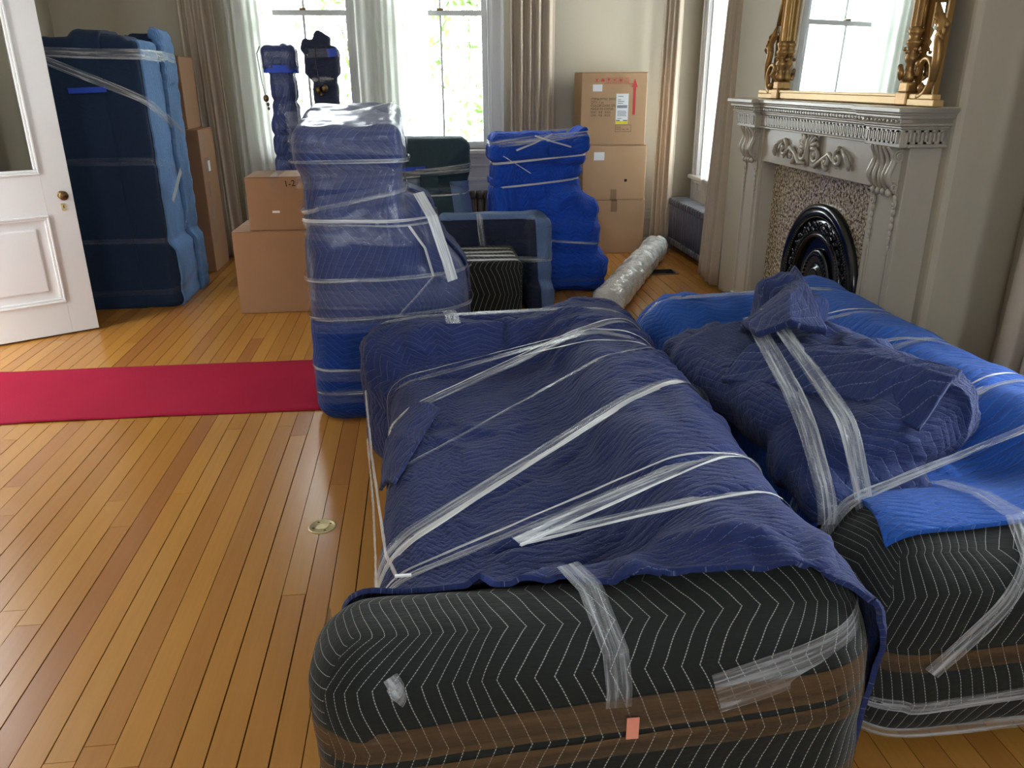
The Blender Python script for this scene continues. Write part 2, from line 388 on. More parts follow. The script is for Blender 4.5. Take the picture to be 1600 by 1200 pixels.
M['lawn'] = plain('lawn', (90, 115, 70), .9, var=.2, nscale=.5)
M['navy'] = quilt('navy_quilted_blanket', (34, 47, 97), (150, 158, 190), rot=0, sstr=.4, wr=.6, pitch=.026, leg=.11)
M['navy_x'] = quilt('navy_quilted_bundle', (36, 50, 98), (150, 158, 190), rot=.9, sstr=.4, wr=.6, pitch=.045, leg=.14)
M['royal'] = quilt('royal_blue_quilted_blanket', (32, 86, 176), (130, 165, 225), rot=0, sstr=.45, wr=.5, pitch=.038, puff=.7)
M['royal_dk'] = quilt('deep_blue_quilted_blanket', (18, 54, 128), (110, 140, 210), rot=.2, sstr=.35, wr=.35, pitch=.034)
M['slate'] = quilt('slate_blue_quilted_blanket', (56, 68, 114), (140, 150, 185), rot=1.45, sstr=.5, wr=.35, pitch=.045, leg=.17, slope=.75, coat=.35)
M['cobalt'] = quilt('bright_blue_quilted_blanket', (28, 80, 196), (90, 130, 220), rot=0, sstr=.3, puff=1.2, wr=.9, pitch=.04)
M['black'] = quilt('black_quilted_blanket', (34, 37, 36), (205, 208, 205), rot=R(90), sstr=.8, wr=.12, pitch=.036, leg=.19, slope=.33, puff=.2)
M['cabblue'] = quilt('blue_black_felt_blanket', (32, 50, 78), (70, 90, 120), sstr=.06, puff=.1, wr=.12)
M['cabblue_lit'] = quilt('blue_felt_painted_window_light', (98, 138, 192), (130, 160, 200), sstr=.05, puff=.1, wr=1.0)  # window light on the cabinet's side, painted in as a lighter blue
M['teal'] = quilt('dark_teal_quilted_blanket', (50, 70, 82), (90, 105, 115), sstr=.1, puff=.2, wr=.3)
M['steel'] = quilt('steel_blue_quilted_blanket', (100, 124, 168), (150, 165, 195), sstr=.15, puff=.4, wr=.25, rot=1.57)
M['charcoal'] = quilt('charcoal_blanket', (44, 50, 74), (90, 90, 100), sstr=.05, puff=.3, wr=.5)
M['film'] = film('clear_stretch_film', (205, 210, 216), amin=.14, amax=.74, lo=.42, hi=.68)
M['film_soft'] = film('thin_clear_wrap', (160, 165, 190), amin=.03, amax=.22, rough=.12, along=1.5, across=30)
M['tan'] = film('tan_packing_tape', (120, 94, 68), amin=.26, amax=.56, rough=.2, along=1, across=30)
M['bright_film'] = film('bunched_white_film', (235, 238, 240), amin=.42, amax=.95, rough=.18, across=120)
m, nt, b = newmat('bubble_plastic'); uv = N(nt, 'ShaderNodeUVMap').outputs[0]
b.inputs['Base Color'].default_value = lin((240, 243, 244)); b.inputs['Coat Weight'].default_value = .8; b.inputs['Coat Roughness'].default_value = .08; b.inputs['Roughness'].default_value = .25; b.inputs['Specular IOR Level'].default_value = .8
b.inputs['Subsurface Weight'].default_value = .0; bump(nt, noise(nt, mapping(nt, uv, scale=(1, 2, 1)), 22, 4, .6, 1.2), .8, .02, b); M['plastic'] = m
# polished oak strip floor, varied per plank
m, nt, b = newmat('varnished_strip_floor'); oi = N(nt, 'ShaderNodeObjectInfo'); ge = N(nt, 'ShaderNodeNewGeometry').outputs['Position']
rnd = oi.outputs['Random']; sh = N(nt, 'ShaderNodeCombineXYZ'); nt.links.new(mth(nt, 'MULTIPLY', rnd, 37.0), sh.inputs[2])
va = N(nt, 'ShaderNodeVectorMath', operation='ADD'); nt.links.new(ge, va.inputs[0]); nt.links.new(sh.outputs[0], va.inputs[1])
gr = noise(nt, mapping(nt, va.outputs[0], scale=(40, 1.6, 1)), 1.6, 5, .6, .5); big = noise(nt, ge, 1.1, 3)
col_ = N(nt, 'ShaderNodeTexWhiteNoise', noise_dimensions='1D'); sp_ = N(nt, 'ShaderNodeSeparateXYZ'); nt.links.new(ge, sp_.inputs[0])
nt.links.new(mth(nt, 'FLOOR', mth(nt, 'DIVIDE', mth(nt, 'ADD', sp_.outputs[0], 3.2), .081)), col_.inputs[1])
ramp = N(nt, 'ShaderNodeValToRGB'); nt.links.new(mth(nt, 'FRACT', mth(nt, 'ADD', rnd, col_.outputs[0])), ramp.inputs[0]); e = ramp.color_ramp.elements
e[0].color = lin((188, 130, 62)); e[1].color = lin((196, 142, 66)); e.new(.07).color = lin((168, 110, 58)); e.new(.14).color = lin((188, 131, 58)); e.new(.5).color = lin((182, 126, 58)); e.new(.7).color = lin((196, 139, 62))
c1 = mixc(nt, mth(nt, 'MULTIPLY', gr, .32), ramp.outputs[0], lin((120, 72, 34)))
scr = noise(nt, mapping(nt, ge, scale=(26, 9, 1), rot=(0, 0, .6)), 6, 4, .8, 1.2)
sc = mth(nt, 'MULTIPLY', mth(nt, 'GREATER_THAN', scr, .70), .22)
nt.links.new(mixc(nt, sc, c1, lin((222, 190, 130))), b.inputs['Base Color'])
rr = N(nt, 'ShaderNodeMapRange'); rr.inputs[3].default_value = .265; rr.inputs[4].default_value = .265; nt.links.new(big, rr.inputs[0]); nt.links.new(rr.outputs[0], b.inputs['Roughness'])
b.inputs['Specular IOR Level'].default_value = .5
bump(nt, mth(nt, 'ADD', mth(nt, 'MULTIPLY', gr, .25), mth(nt, 'MULTIPLY', noise(nt, mapping(nt, ge, scale=(17, 1, 1)), 1.0, 2), .3)), .2, .003, b); M['plank'] = m
# granite
m, nt, b = newmat('speckled_granite'); co = N(nt, 'ShaderNodeTexCoord').outputs['Object']
vo = N(nt, 'ShaderNodeTexVoronoi'); vo.inputs['Scale'].default_value = 95; nt.links.new(co, vo.inputs['Vector'])
g1 = noise(nt, co, 60, 4, .7); r_ = N(nt, 'ShaderNodeValToRGB'); nt.links.new(g1, r_.inputs[0]); e = r_.color_ramp.elements
e[0].position = .38; e[0].color = lin((48, 44, 42)); e[1].position = .62; e[1].color = lin((212, 202, 184)); e.new(.46).color = lin((128, 112, 92)); e.new(.52).color = lin((176, 160, 136))
nt.links.new(r_.outputs[0], b.inputs['Base Color']); b.inputs['Roughness'].default_value = .15; M['granite'] = m
# glass pane: thin, part reflecting
def thin(name, col, refl):
    m = bpy.data.materials.new(name); m.use_nodes = True; nt = m.node_tree; nt.nodes.clear(); o = N(nt, 'ShaderNodeOutputMaterial')
    t = N(nt, 'ShaderNodeBsdfTransparent'); t.inputs[0].default_value = col; g = N(nt, 'ShaderNodeBsdfGlossy'); g.inputs['Roughness'].default_value = .02
    f = N(nt, 'ShaderNodeFresnel'); f.inputs[0].default_value = refl; x = N(nt, 'ShaderNodeMixShader'); nt.links.new(f.outputs[0], x.inputs[0]); nt.links.new(t.outputs[0], x.inputs[1]); nt.links.new(g.outputs[0], x.inputs[2]); nt.links.new(x.outputs[0], o.inputs[0]); return m
M['glass'] = thin('window_glass', (.97, .98, .97, 1), 1.45)
m = bpy.data.materials.new('mirror_glass'); m.use_nodes = True; b = m.node_tree.nodes['Principled BSDF']; b.inputs['Metallic'].default_value = 1; b.inputs['Roughness'].default_value = .015; b.inputs['Base Color'].default_value = (.86, .9, .89, 1); M['mirror'] = m
# sheer curtain
m = bpy.data.materials.new('sheer_voile'); m.use_nodes = True; nt = m.node_tree; nt.nodes.clear(); o = N(nt, 'ShaderNodeOutputMaterial')
d = N(nt, 'ShaderNodeBsdfDiffuse'); d.inputs[0].default_value = lin((228, 228, 222)); tl = N(nt, 'ShaderNodeBsdfTranslucent'); tl.inputs[0].default_value = lin((248, 248, 244)); tp = N(nt, 'ShaderNodeBsdfTransparent')
x1 = N(nt, 'ShaderNodeMixShader'); x1.inputs[0].default_value = .68; nt.links.new(d.outputs[0], x1.inputs[1]); nt.links.new(tl.outputs[0], x1.inputs[2])
x2 = N(nt, 'ShaderNodeMixShader'); x2.inputs[0].default_value = .12; nt.links.new(x1.outputs[0], x2.inputs[1]); nt.links.new(tp.outputs[0], x2.inputs[2]); nt.links.new(x2.outputs[0], o.inputs[0]); M['sheer'] = m

# ------------------------------------------------------------------ floor: strip planks
X0, X1, YB, YF, XA, HC = -3.2, 2.75, 8.15, -3.0, 2.34, 3.7       # left wall, right alcoves, back, rear, chimney breast, ceiling
cube = MB().box((-.5, -.5, -.5), (.5, .5, .5)).build('tmp', M['plank']); cm = cube.data; bpy.data.objects.remove(cube)
floor = MB().box((X0-.2, YF-.2, -.12), (X1+.3, YB+.3, -.02)).build('floor', M['dark']); tag(floor, 'honey-coloured strip wood floor of narrow polished boards', kind='structure')
PW = .081; pl = []; x = X0
while x < X1+.1:
    y = YF-random.uniform(0, 2)
    while y < YB:
        L = random.choice((.9, 1.5, 2.1, 2.7, 3.3, 3.9))*random.uniform(.85, 1.15); pl.append((x, max(y, YF), min(y+L, YB), random.uniform(-.0004, .0004), random.uniform(.0016, .0036) if random.random() > .12 else .0062)); y += L
    x += PW
def vis(p):
    xc, ya, yb = p[0]+PW/2, p[1], p[2]
    if yb < 1.5 or xc > (-.22 if ya < 3.4 else 2.4): return 1e9
    yy = max(ya, 1.5)
    if xc < -2.4+(-.3)*(yy-1.5) and yb < 3: return 1e8
    return math.hypot(xc, (ya+yb)/2)-.4*(yb-yy)
pl.sort(key=vis); rest = MB()
for i, (px_, ya, yb, dz, g) in enumerate(pl):
    cx, cy, w, L = px_+PW/2, (ya+yb)/2, PW-g, (yb-ya)-.002
    if L < .02: continue
    if i < 299:
        o = bpy.data.objects.new('floor_plank', cm); C.objects.link(o); o.parent = floor; o.location = (cx, cy, -.0105+dz); o.scale = (w, L, .02)
    else: rest.box((cx-w/2, cy-L/2, -.0205+dz), (cx+w/2, cy+L/2, -.0005+dz))
tag(rest.build('floor_planks', M['plank'], floor), kind='stuff')

# ------------------------------------------------------------------ room shell
def st(o, label=None): return tag(o, label, kind='structure')
def wallband(name, axis, c0, c1, a0, a1, holes, mat, z0=0, z1=HC, label=None):
    """wall between c0,c1 thick, from a0 to a1 along the other axis, with rectangular holes (a,b,za,zb)"""
    m = MB(); hs = sorted(holes); cur = a0
    def B(p, q, zz0, zz1):
        if q-p < 1e-4 or zz1-zz0 < 1e-4: return
        if axis == 'y': m.box((p, c0, zz0), (q, c1, zz1))
        else: m.box((c0, p, zz0), (c1, q, zz1))
    for a, b_, za, zb in hs: B(cur, a, z0, z1); B(a, b_, z0, za); B(a, b_, zb, z1); cur = b_
    B(cur, a1, z0, z1); return st(m.build(name, mat), label)
st(MB().box((X0-.2, YF-.2, HC), (X1+.3, YB+.3, HC+.1)).build('ceiling', M['ceil']), 'plain white ceiling')
wallband('wall_back', 'y', YB, YB+.25, X0-.2, X1+.25, [(c-w/2, c+w/2, WZ0, WZ1) for c, w in BACK_WIN], M['wall'], label='greige wall with two tall sash windows')
wallband('wall_left', 'x', X0-.2, X0, YF-.2, YB, [(3.9, 5.04, 0, 2.75)], M['wall'], label='greige wall behind the open white door')
wallband('wall_right', 'x', X1, X1+.25, YF-.2, YB, [(c-w/2, c+w/2, .7, WZ1) for c, w in RIGHT_WIN], M['wall'], label='greige alcove wall behind the curtains on either side of the fireplace')
wallband('wall_rear', 'y', YF-.2, YF, X0-.2, X1+.25, [(c-w/2, c+w/2, 1.4, 3.2) for c, w in REAR_WIN], M['wall'], label='wall behind the camera')
m_ = MB(); m_.box((XA, 3.43, 0), (X1+.01, 6.1, HC), .03, seg=3); st(m_.build('wall_chimney', M['wall']), 'projecting greige chimney breast with rounded corners'); bpy.data.objects['wall_chimney'].data.polygons.foreach_set('use_smooth', [False]*len(bpy.data.objects['wall_chimney'].data.polygons))
hall = MB().box((X0-1.7, 2.5, -.02), (X0-.2, 6, 0)).box((X0-1.8, 2.5, 0), (X0-1.7, 6, HC)); st(hall.build('trim_9', M['wall']), 'hallway beyond the doorway')
def molding(name, axis, c, d, a0, a1, label=None):
    """tall stepped baseboard; face at c, projecting by sign d"""
    m = MB()
    for z0, z1, t in ((0, .05, .035), (.05, .24, .022), (.24, .262, .034), (.262, .30, .02), (.30, .325, .028), (.325, .35, .014)):
        lo, hi = (c, c+d*t) if d > 0 else (c+d*t, c)
        if axis == 'y': m.box((a0, lo, z0), (a1, hi, z1), .003, seg=1)
        else: m.box((lo, a0, z0), (hi, a1, z1), .003, seg=1)
    return st(m.build(name, M['mantel']), label)
molding('baseboard_back', 'y', YB, -1, X0, X1, 'tall stepped baseboard under the back wall')
molding('baseboard_left', 'x', X0, 1, 5.1, YB, 'tall stepped baseboard along the left wall')
molding('baseboard_right', 'x', X1, -1, 6.1, YB, 'tall stepped baseboard in the far alcove')

# ------------------------------------------------------------------ windows
def sash_window(name, label, axis, pos, cx, w, z0, z1, meet, d, apron=True, munt=True):
    """d: inward direction sign along the axis; local frame: a along the wall, n inward"""
    root = empty(name, label=label, kind='structure')
    def bx(m, a0, a1, n0, n1, zz0, zz1, bev=.003):
        n0, n1 = pos+d*n0, pos+d*n1; n0, n1 = min(n0, n1), max(n0, n1)
        if axis == 'y': m.box((cx+a0, n0, zz0), (cx+a1, n1, zz1), bev, seg=1)
        else: m.box((n0, cx+a0, zz0), (n1, cx+a1, zz1), bev, seg=1)
    h = w/2; m = MB()
    for s in (-1, 1):
        a, b_ = sorted((s*h, s*(h+.13))); bx(m, a, b_, 0, .03, 0, z1+.12); a, b_ = sorted((s*(h+.10), s*(h+.13))); bx(m, a, b_, .03, .045, 0, z1+.12)
        a, b_ = sorted((s*(h-.0), s*(h+.02))); bx(m, a, b_, .03, .04, z0, z1)
        a, b_ = sorted((s*h, s*(h-.018))); bx(m, a, b_, -.22, 0, z0, z1)
    bx(m, -h-.13, h+.13, 0, .035, z1, z1+.15); m.build('casing', M['white'], root)
    m = MB(); bx(m, -h-.16, h+.16, -.22, .075, z0-.04, z0, .008); bx(m, -h-.13, h+.13, 0, .04, z0-.075, z0-.04); m.build('sill', M['white'], root)
    if apron:
        m = MB(); bx(m, -h, h, 0, .015, .0, z0-.075); bx(m, -h, h, .015, .03, z0-.16, z0-.145); bx(m, -h, h, .015, .03, z0-.30, z0-.27); bx(m, -h+.02, h-.02, .015, .024, .15, z0-.33); m.build('apron_panel', M['white'], root)
    for lo, hi, n, nm in ((z0, meet+.02, -.08, 'lower_sash'), (meet-.02, z1, -.125, 'upper_sash')):
        m = MB(); bt = .07 if lo == z0 else .045
        bx(m, -h+.018, -h+.065, n-.04, n, lo, hi); bx(m, h-.065, h-.018, n-.04, n, lo, hi); bx(m, -h+.065, h-.065, n-.04, n, lo, lo+bt); bx(m, -h+.065, h-.065, n-.04, n, hi-.045, hi)
        if munt: bx(m, -.011, .011, n-.035, n-.005, lo+bt, hi-.045)
        s = m.build(nm, M['white'], root)
        for a, b_ in (((-h+.065, -.011), (.011, h-.065)) if munt else ((-h+.065, h-.065),)):
            m = MB(); bx(m, a, b_, n-.024, n-.02, lo+bt, hi-.045, 0); m.build('pane', M['glass'], s)
        if nm == 'lower_sash':
            m = MB(); bx(m, -.03, .03, n-.01, n+.02, hi, hi+.018); m.build('sash_lock', M['brass'], s)
    return root
sash_window('window_1', 'tall white sash window behind the two wrapped lamps', 'y', YB, *BACK_WIN[0], WZ0, WZ1, 2.19, -1)
sash_window('window_2', 'tall white sash window above the brown radiator, leaves outside', 'y', YB, *BACK_WIN[1], WZ0, WZ1, 2.19, -1)
sash_window('window_3', 'white sash window in the alcove left of the fireplace', 'x', X1, *RIGHT_WIN[0], .7, WZ1, 2.1, -1)
sash_window('window_4', 'white sash window in the near alcove', 'x', X1, *RIGHT_WIN[1], .7, WZ1, 2.1, -1)
sash_window('window_5', 'sash window behind the camera', 'y', YF, *REAR_WIN[0], 1.4, 3.2, 2.3, 1)
sash_window('window_6', 'second sash window behind the camera', 'y', YF, *REAR_WIN[1], 1.4, 3.2, 2.3, 1)

# outside: lawn and a tree
st(MB().box((-25, YB+.6, -1.3), (25, 45, -1.2)).build('ground', M['lawn']), 'lawn outside the windows')
def tree(loc, sp, n, seed, label):
    rs = random.Random(seed); root = empty('tree', loc, 0, label, 'tree', 'trees outside the windows'); m = MB()
    m.tube([(0, 0, 0), (.05, 0, 1.5), (-.05, .1, 3.2), (.1, 0, 5)], [.11, .09, .06, .03], 8)
    tips = []
    for k in range(14):
        a = rs.uniform(0, 2*PI); z = rs.uniform(1.1, 4); q = Vector((math.cos(a)*sp*.6, math.sin(a)*sp*.6, z+rs.uniform(.1, .8))); m.tube([(0, 0, z-.2), q*.5+Vector((0, 0, z*.5)), q], [.03, .02, .008], 5); tips.append(q)
    m.build('trunk', M['bark'], root)
    b = bmesh.new()
    for k in range(n):
        t = rs.choice(tips); c = t+Vector((rs.gauss(0, sp*.3), rs.gauss(0, sp*.3), rs.gauss(0, .5))); e = Euler((rs.uniform(0, 6), rs.uniform(0, 6), rs.uniform(0, 6))).to_matrix(); L = rs.uniform(.05, .1)
        b.faces.new([b.verts.new(c+e @ Vector(p)) for p in ((-L, 0, 0), (0, -L*.45, .01), (L, 0, 0), (0, L*.45, .01))])
    me = bpy.data.meshes.new('foliage'); b.to_mesh(me); b.free(); tag(link('foliage', me, M['leaf'], root), kind='stuff')
tree((1.6, 13.2, -1.2), 1.2, 3600, 3, 'leafy green tree outside, seen through the window above the brown radiator')
tree((-1.0, 14.5, -1.2), .9, 900, 5, 'sparse leafy tree outside, seen through the window behind the wrapped lamps')

# ------------------------------------------------------------------ curtains
def curtain(name, label, cat, p0, p1, z0, z1, folds, amp, mat, seed, flare=0.0, group=None, lean=(0, 0)):
    rs = np.random.default_rng(seed); p0, p1 = np.array(p0, float), np.array(p1, float); n = folds*14; nz = 24; s = np.linspace(0, 1, n+1); z = np.linspace(z0, z1, nz+1)
    t = (p1-p0)/np.linalg.norm(p1-p0); nn = np.array((-t[1], t[0])); ph = s*folds*2*PI+.9*vnoise(np.stack([s*folds*.8+seed, s*0, s*0], 1), 1)*2; A = amp*(.75+.4*vnoise(np.stack([s*folds+seed*3, s*0, s*0], 1), 1))
    V = []
    for k in range(nz+1):
        f = 1-(z[k]-z0)/(z1-z0); w = np.sin(ph+.5*f*vnoise(np.stack([s*4, s*0+f*1.5, s*0+seed], 1), 1))
        w = np.sign(w)*np.abs(w)**.8; base = p0+np.outer((s-.5)*(1+flare*f)+.5, p1-p0)
        q = base+np.outer(w*A*(.75+.45*f), nn)+np.array(lean)*f; V.append(np.column_stack([q, np.full(n+1, z[k])]))
    V = np.concatenate(V); i, j = np.meshgrid(np.arange(nz), np.arange(n), indexing='ij'); q = (i*(n+1)+j).ravel(); F = np.stack([q, q+1, q+n+2, q+n+1], 1)
    UV = np.stack([V[:, 0]+V[:, 1], V[:, 2]], 1)[F]; o = skin(name, V, F, UV, mat)
    if mat is not M['sheer']:
        md = o.modifiers.new('cloth thickness', 'SOLIDIFY'); md.thickness = .003
    return tag(o, label, cat, group)
curtain('curtain', 'beige curtain left of the window behind the wrapped lamps', 'curtain', (-2.05, 7.93), (-1.77, 7.93), .02, 3.3, 4, .045, M['beige'], 1, .15, lean=(.04, 0))
curtain('sheer_curtain', 'white sheer curtain left of the wrapped lamps', 'curtain', (-1.70, 8.0), (-1.28, 8.0), .03, 3.3, 6, .03, M['sheer'], 2, .1, lean=(.03, 0))
curtain('sheer_curtain', 'white sheer curtain hanging between the two back windows', 'curtain', (-.54, 7.98), (.12, 7.98), .03, 3.3, 9, .032, M['sheer'], 3)
curtain('curtain', 'beige curtain right of the window above the brown radiator', 'curtain', (.86, 7.93), (1.28, 7.93), .02, 3.3, 4, .045, M['beige'], 4)
curtain('curtain', 'beige curtain in the far corner beside the cardboard box stack', 'curtain', (2.36, 8.02), (2.47, 7.88), .02, 3.3, 3, .035, M['beige'], 5, .2, lean=(-.03, -.02))
curtain('sheer_curtain', 'white sheer curtain in the alcove left of the fireplace', 'curtain', (2.69, 7.62), (2.69, 6.80), .55, 3.3, 5, .02, M['sheer'], 8)
curtain('curtain', 'beige curtain hanging just left of the grey mantelpiece', 'curtain', (2.47, 6.62), (2.44, 6.26), .02, 3.3, 4, .035, M['beige'], 6, .5, lean=(-.10, -.03))
curtain('curtain', 'beige curtain at the right edge, near the blue wrapped sofa', 'curtain', (2.56, 3.12), (2.56, 2.4), .02, 3.3, 6, .045, M['beige'], 7, .1, lean=(-.05, 0))

# ------------------------------------------------------------------ radiators
def radiator(label, loc, rz, n, pitch, h, dep, mat, group=None, tubes=3, rad=.02):
    root = empty('radiator', loc, rz, label, 'radiator'); m = MB(); r = pitch*.38
    ys = [(-dep/2+dep*(i+.5)/tubes) for i in range(tubes)]
    for y in ys: m.tube([(0, y, .09), (0, y, h-.04)], r, 8)
    m.box((-r*1.15, -dep/2, h-.065), (r*1.15, dep/2, h), .016); m.box((-r*1.15, -dep/2, .06), (r*1.15, dep/2, .12), .014)
    s0 = m.build('section', mat, root, True); s0.location = (pitch*.5, 0, 0)
    for i in range(1, n):
        c = s0.copy(); C.objects.link(c); c.parent = root; c.location = (pitch*(i+.5), 0, 0)
    for i in (0, n-1):
        for y in (ys[0], ys[-1]): MB().tube([(0, y, .09), (0, y, 0)], [r*.9, r*1.2], 8).build('foot', mat, root).location = (pitch*(i+.5), 0, 0)
    for z in (h-.05, .09): MB().tube([(0, 0, z), (n*pitch, 0, z)], .02, 8).build('pipe', mat, root)
    return root
radiator('dark grey column radiator in the alcove left of the fireplace', (2.53, 6.76, 0), R(90), 16, .068, .50, .20, M['rad_grey'])
radiator('dark brown radiator under the back window, between the teal and the bright blue chair', (.18, 7.965, 0), 0, 9, .068, .58, .15, M['rad_brown'], tubes=2)

# ------------------------------------------------------------------ floor fittings
g = empty('floor_grille', (2.07, 6.76, 0), .0, 'dark metal floor register beside the grey radiator', 'floor vent')
m = MB(); m.box((-.13, -.10, 0), (.13, -.08, .006)).box((-.13, .08, 0), (.13, .10, .006)).box((-.13, -.08, 0), (-.11, .08, .006)).box((.11, -.08, 0), (.13, .08, .006)); m.build('frame', M['brass'], g)
m = MB().box((-.11, -.08, 0), (.11, .08, .002)); m.build('backing', M['dark'], g)
m = MB()
for i in range(9): m.tube([(-.105+.021*(i+.5)+.012*math.sin(k), -.08+.16*k/12, .004) for k in range(13)], .0022, 4)
for i in range(5): m.box((-.11, -.065+i*.032, .002), (.11, -.062+i*.032, .005))
m.build('scrollwork', M['iron'], g)
g = empty('floor_outlet', (-.44, 2.73, 0), .2, 'round brass outlet cover set in the floor boards', 'floor outlet')
m = MB().lathe([(.053, -.001), (.053, .002), (.050, .0035), (.046, .0035), (.045, .002), (.001, .002)], 36); m.build('cover_ring', M['pale_brass'], g, True)
m = MB(); m.prism([(.024*math.cos(a)+.004*math.sin(3*a), .018*math.sin(a)-.006) for a in [2*PI*i/20 for i in range(20)]], 2, .002, .004); m.build('cap', M['pale_brass'], g)
for a in (.3, 1.9, 3.3, 4.9): MB().box((.034*math.cos(a)-.004, .034*math.sin(a)-.002, .002), (.034*math.cos(a)+.004, .034*math.sin(a)+.002, .0035)).build('slot', M['dark'], g)
# runner
xs = np.linspace(-3.15, -.57, 120); ys = np.linspace(0, 1, 24); a, b_ = np.meshgrid(xs, ys, indexing='ij')
def runner_shell(z):
    y = 3.915+b_*.81+.006*np.sin(a*3); P = np.stack([a.ravel(), y.ravel(), a.ravel()*0], 1)
    e = np.maximum(0, vnoise(P*np.array((1, .4, 1)), 5))*.006*(np.abs(b_.ravel()-.5)*2)**4
    P[:, 2] = z+e+.0006*vnoise(P, 12); return P
Pt = runner_shell(.004); i, j = np.meshgrid(np.arange(119), np.arange(23), indexing='ij'); q = (i*24+j).ravel(); Fr = np.stack([q, q+24, q+25, q+1], 1)
o = skin('carpet_runner', Pt, Fr, Pt[:, :2][Fr], M['runner']); md = o.modifiers.new('felt thickness', 'SOLIDIFY'); md.thickness = .003
tag(o, 'long crimson felt runner lying flat across the wood floor', 'runner')

# ------------------------------------------------------------------ open door
dr = empty('door_1', (-2.28, 5.6, 0), math.atan2(-.54, -.84), 'white panelled door standing open, with a large glass pane and brass knob', kind='structure')
W_, TH, HT = 1.03, .045, 2.70          # local x: latch -> hinge, local -y faces ... both faces moulded
m = MB()
for a, b2, z0, z1 in ((0, .165, .012, HT), (W_-.165, W_, .012, HT), (.165, W_-.165, .012, .225), (.165, W_-.165, .80, 1.055), (.165, W_-.165, HT-.17, HT)): m.box((a, -TH/2, z0), (b2, TH/2, z1), .002, seg=1)
m.build('door_frame', M['white'], dr)
for lo, hi, nm in ((.225, .80, 'lower'), (1.055, HT-.17, 'glass')):
    for sd in (-1, 1):
        m = MB()
        for t0, t1, pr in ((0, .014, .012), (.014, .03, .004)):
            y0, y1 = sorted((sd*(TH/2-.016), sd*(TH/2+pr))); a, b2 = .165+t0, W_-.165-t0
            m.box((a, y0, lo+t0), (b2, y1, lo+t1), .003, seg=1).box((a, y0, hi-t1), (b2, y1, hi-t0), .003, seg=1).box((a, y0, lo+t1), (a+t1-t0, y1, hi-t1), .003, seg=1).box((b2-(t1-t0), y0, lo+t1), (b2, y1, hi-t1), .003, seg=1)
        m.build('panel_moulding', M['white'], dr)
MB().box((.195, -.009, .255), (W_-.195, .009, .77)).box((.245, -.020, .305), (W_-.245, .020, .72), .012, seg=2).build('raised_panel', M['white'], dr)
MB().box((.19, -.003, 1.08), (W_-.19, .003, HT-.19)).build('glass_pane', M['glass'], dr)
for sd in (-1, 1):
    mt = Matrix.Translation((.066, sd*TH/2, .92)) @ Matrix.Rotation(R(-90*sd), 4, 'X')
    MB().lathe([(.026, 0), (.026, .004), (.012, .006), (.010, .03), (.022, .036), (.029, .046), (.030, .056), (.024, .066), (.010, .071), (.001, .072)], 24, mt).build('door_knob', M['brass'], dr, True)
    y0, y1 = sorted((sd*TH/2, sd*(TH/2+.003))); MB().box((.054, y0, .82), (.082, y1, .866), .004).build('keyhole_plate', M['pale_brass'], dr)
    y0, y1 = sorted((sd*(TH/2+.002), sd*(TH/2+.0045))); MB().box((.065, y0, .835), (.070, y1, .855)).build('keyhole', M['dark'], dr)

# ------------------------------------------------------------------ fireplace: mantelpiece, grate, mirror
mp = empty('mantelpiece', (0, 0, 0), 0, 'grey carved mantelpiece with Greek key frieze, scroll corbels and leaf ornament', 'mantelpiece')
YA, YB2 = 3.44, 5.46          # outer ends
def sbox(m, x, y0, y1, z0, z1, bev=.004, back=XA+.002): m.box((x, y0, z0), (back, y1, z1), bev, seg=1)
def layers(m, y0, y1, dx, spec):
    for z0, z1, x in spec: sbox(m, x+dx, y0-(2.34-x)*.0, y1, z0, z1)
SH = ((1.455, 1.478, 2.105), (1.445, 1.455, 2.118), (1.43, 1.445, 2.125), (1.408, 1.43, 2.145), (1.398, 1.408, 2.135), (1.385, 1.398, 2.155))
m = MB()
for z0, z1, x in SH:
    e = 2.165-x
    m.box((x, YA-.0+.04-e, z0), (XA, YB2-.04+e, z1), .004, seg=1)
    for a, b2 in ((YA+.04, YA+.34), (YB2-.34, YB2-.04)): m.box((x-.045, a-e, z0+.0002), (XA, b2+e, z1+.0002), .004, seg=1)
m.build('shelf', M['mantel'], mp)
m = MB(); sbox(m, 2.165, YA+.04, YB2-.04, 1.315, 1.385)
for a, b2 in ((YA+.04, YA+.34), (YB2-.34, YB2-.04)): m.box((2.12, a, 1.305), (XA, b2, 1.386), .003, seg=1)
sbox(m, 2.155, YA+.03, YB2-.03, 1.305, 1.317)
m.build('key_band', M['mantel'], mp)
m = MB()
def greek(m, P, n, face):
    """meander strokes: face(a, z0, z1, w) adds a raised bar"""
    for i in range(n):
        a = P*i; face(a, 1.322, 1.380, .009); face(a+P*.5, 1.322, 1.368, .008); face(a, 1.372, 1.380, P*.62); face(a+P*.5, 1.322, 1.330, P*.5)
def fx(x, y0):
    return lambda a, z0, z1, w: m.box((x-.009, y0+a, z0), (x+.001, y0+a+w, z1))
greek(m, .038, int((YB2-YA-.76)/.038), fx(2.165, YA+.385)); greek(m, .038, 7, fx(2.12, YA+.06)); greek(m, .038, 7, fx(2.12, YB2-.32))
def fy(y, x0, sg): return lambda a, z0, z1, w: m.box((x0+a, min(y, y+sg*.009), z0), (x0+a+w, max(y, y+sg*.009), z1))
greek(m, .038, 5, fy(YA+.04, 2.135, -1)); greek(m, .038, 5, fy(YB2-.04, 2.135, 1))
tag(m.build('greek_key_bars', M['mantel'], mp), kind='stuff')
m = MB(); y = YA+.36
while y < YB2-.36: m.ball((2.140, y, 1.419), .008, 1, (1, 1.3, 1)); m.box((2.132, y+.012, 1.412), (2.14, y+.020, 1.426)); y += .032
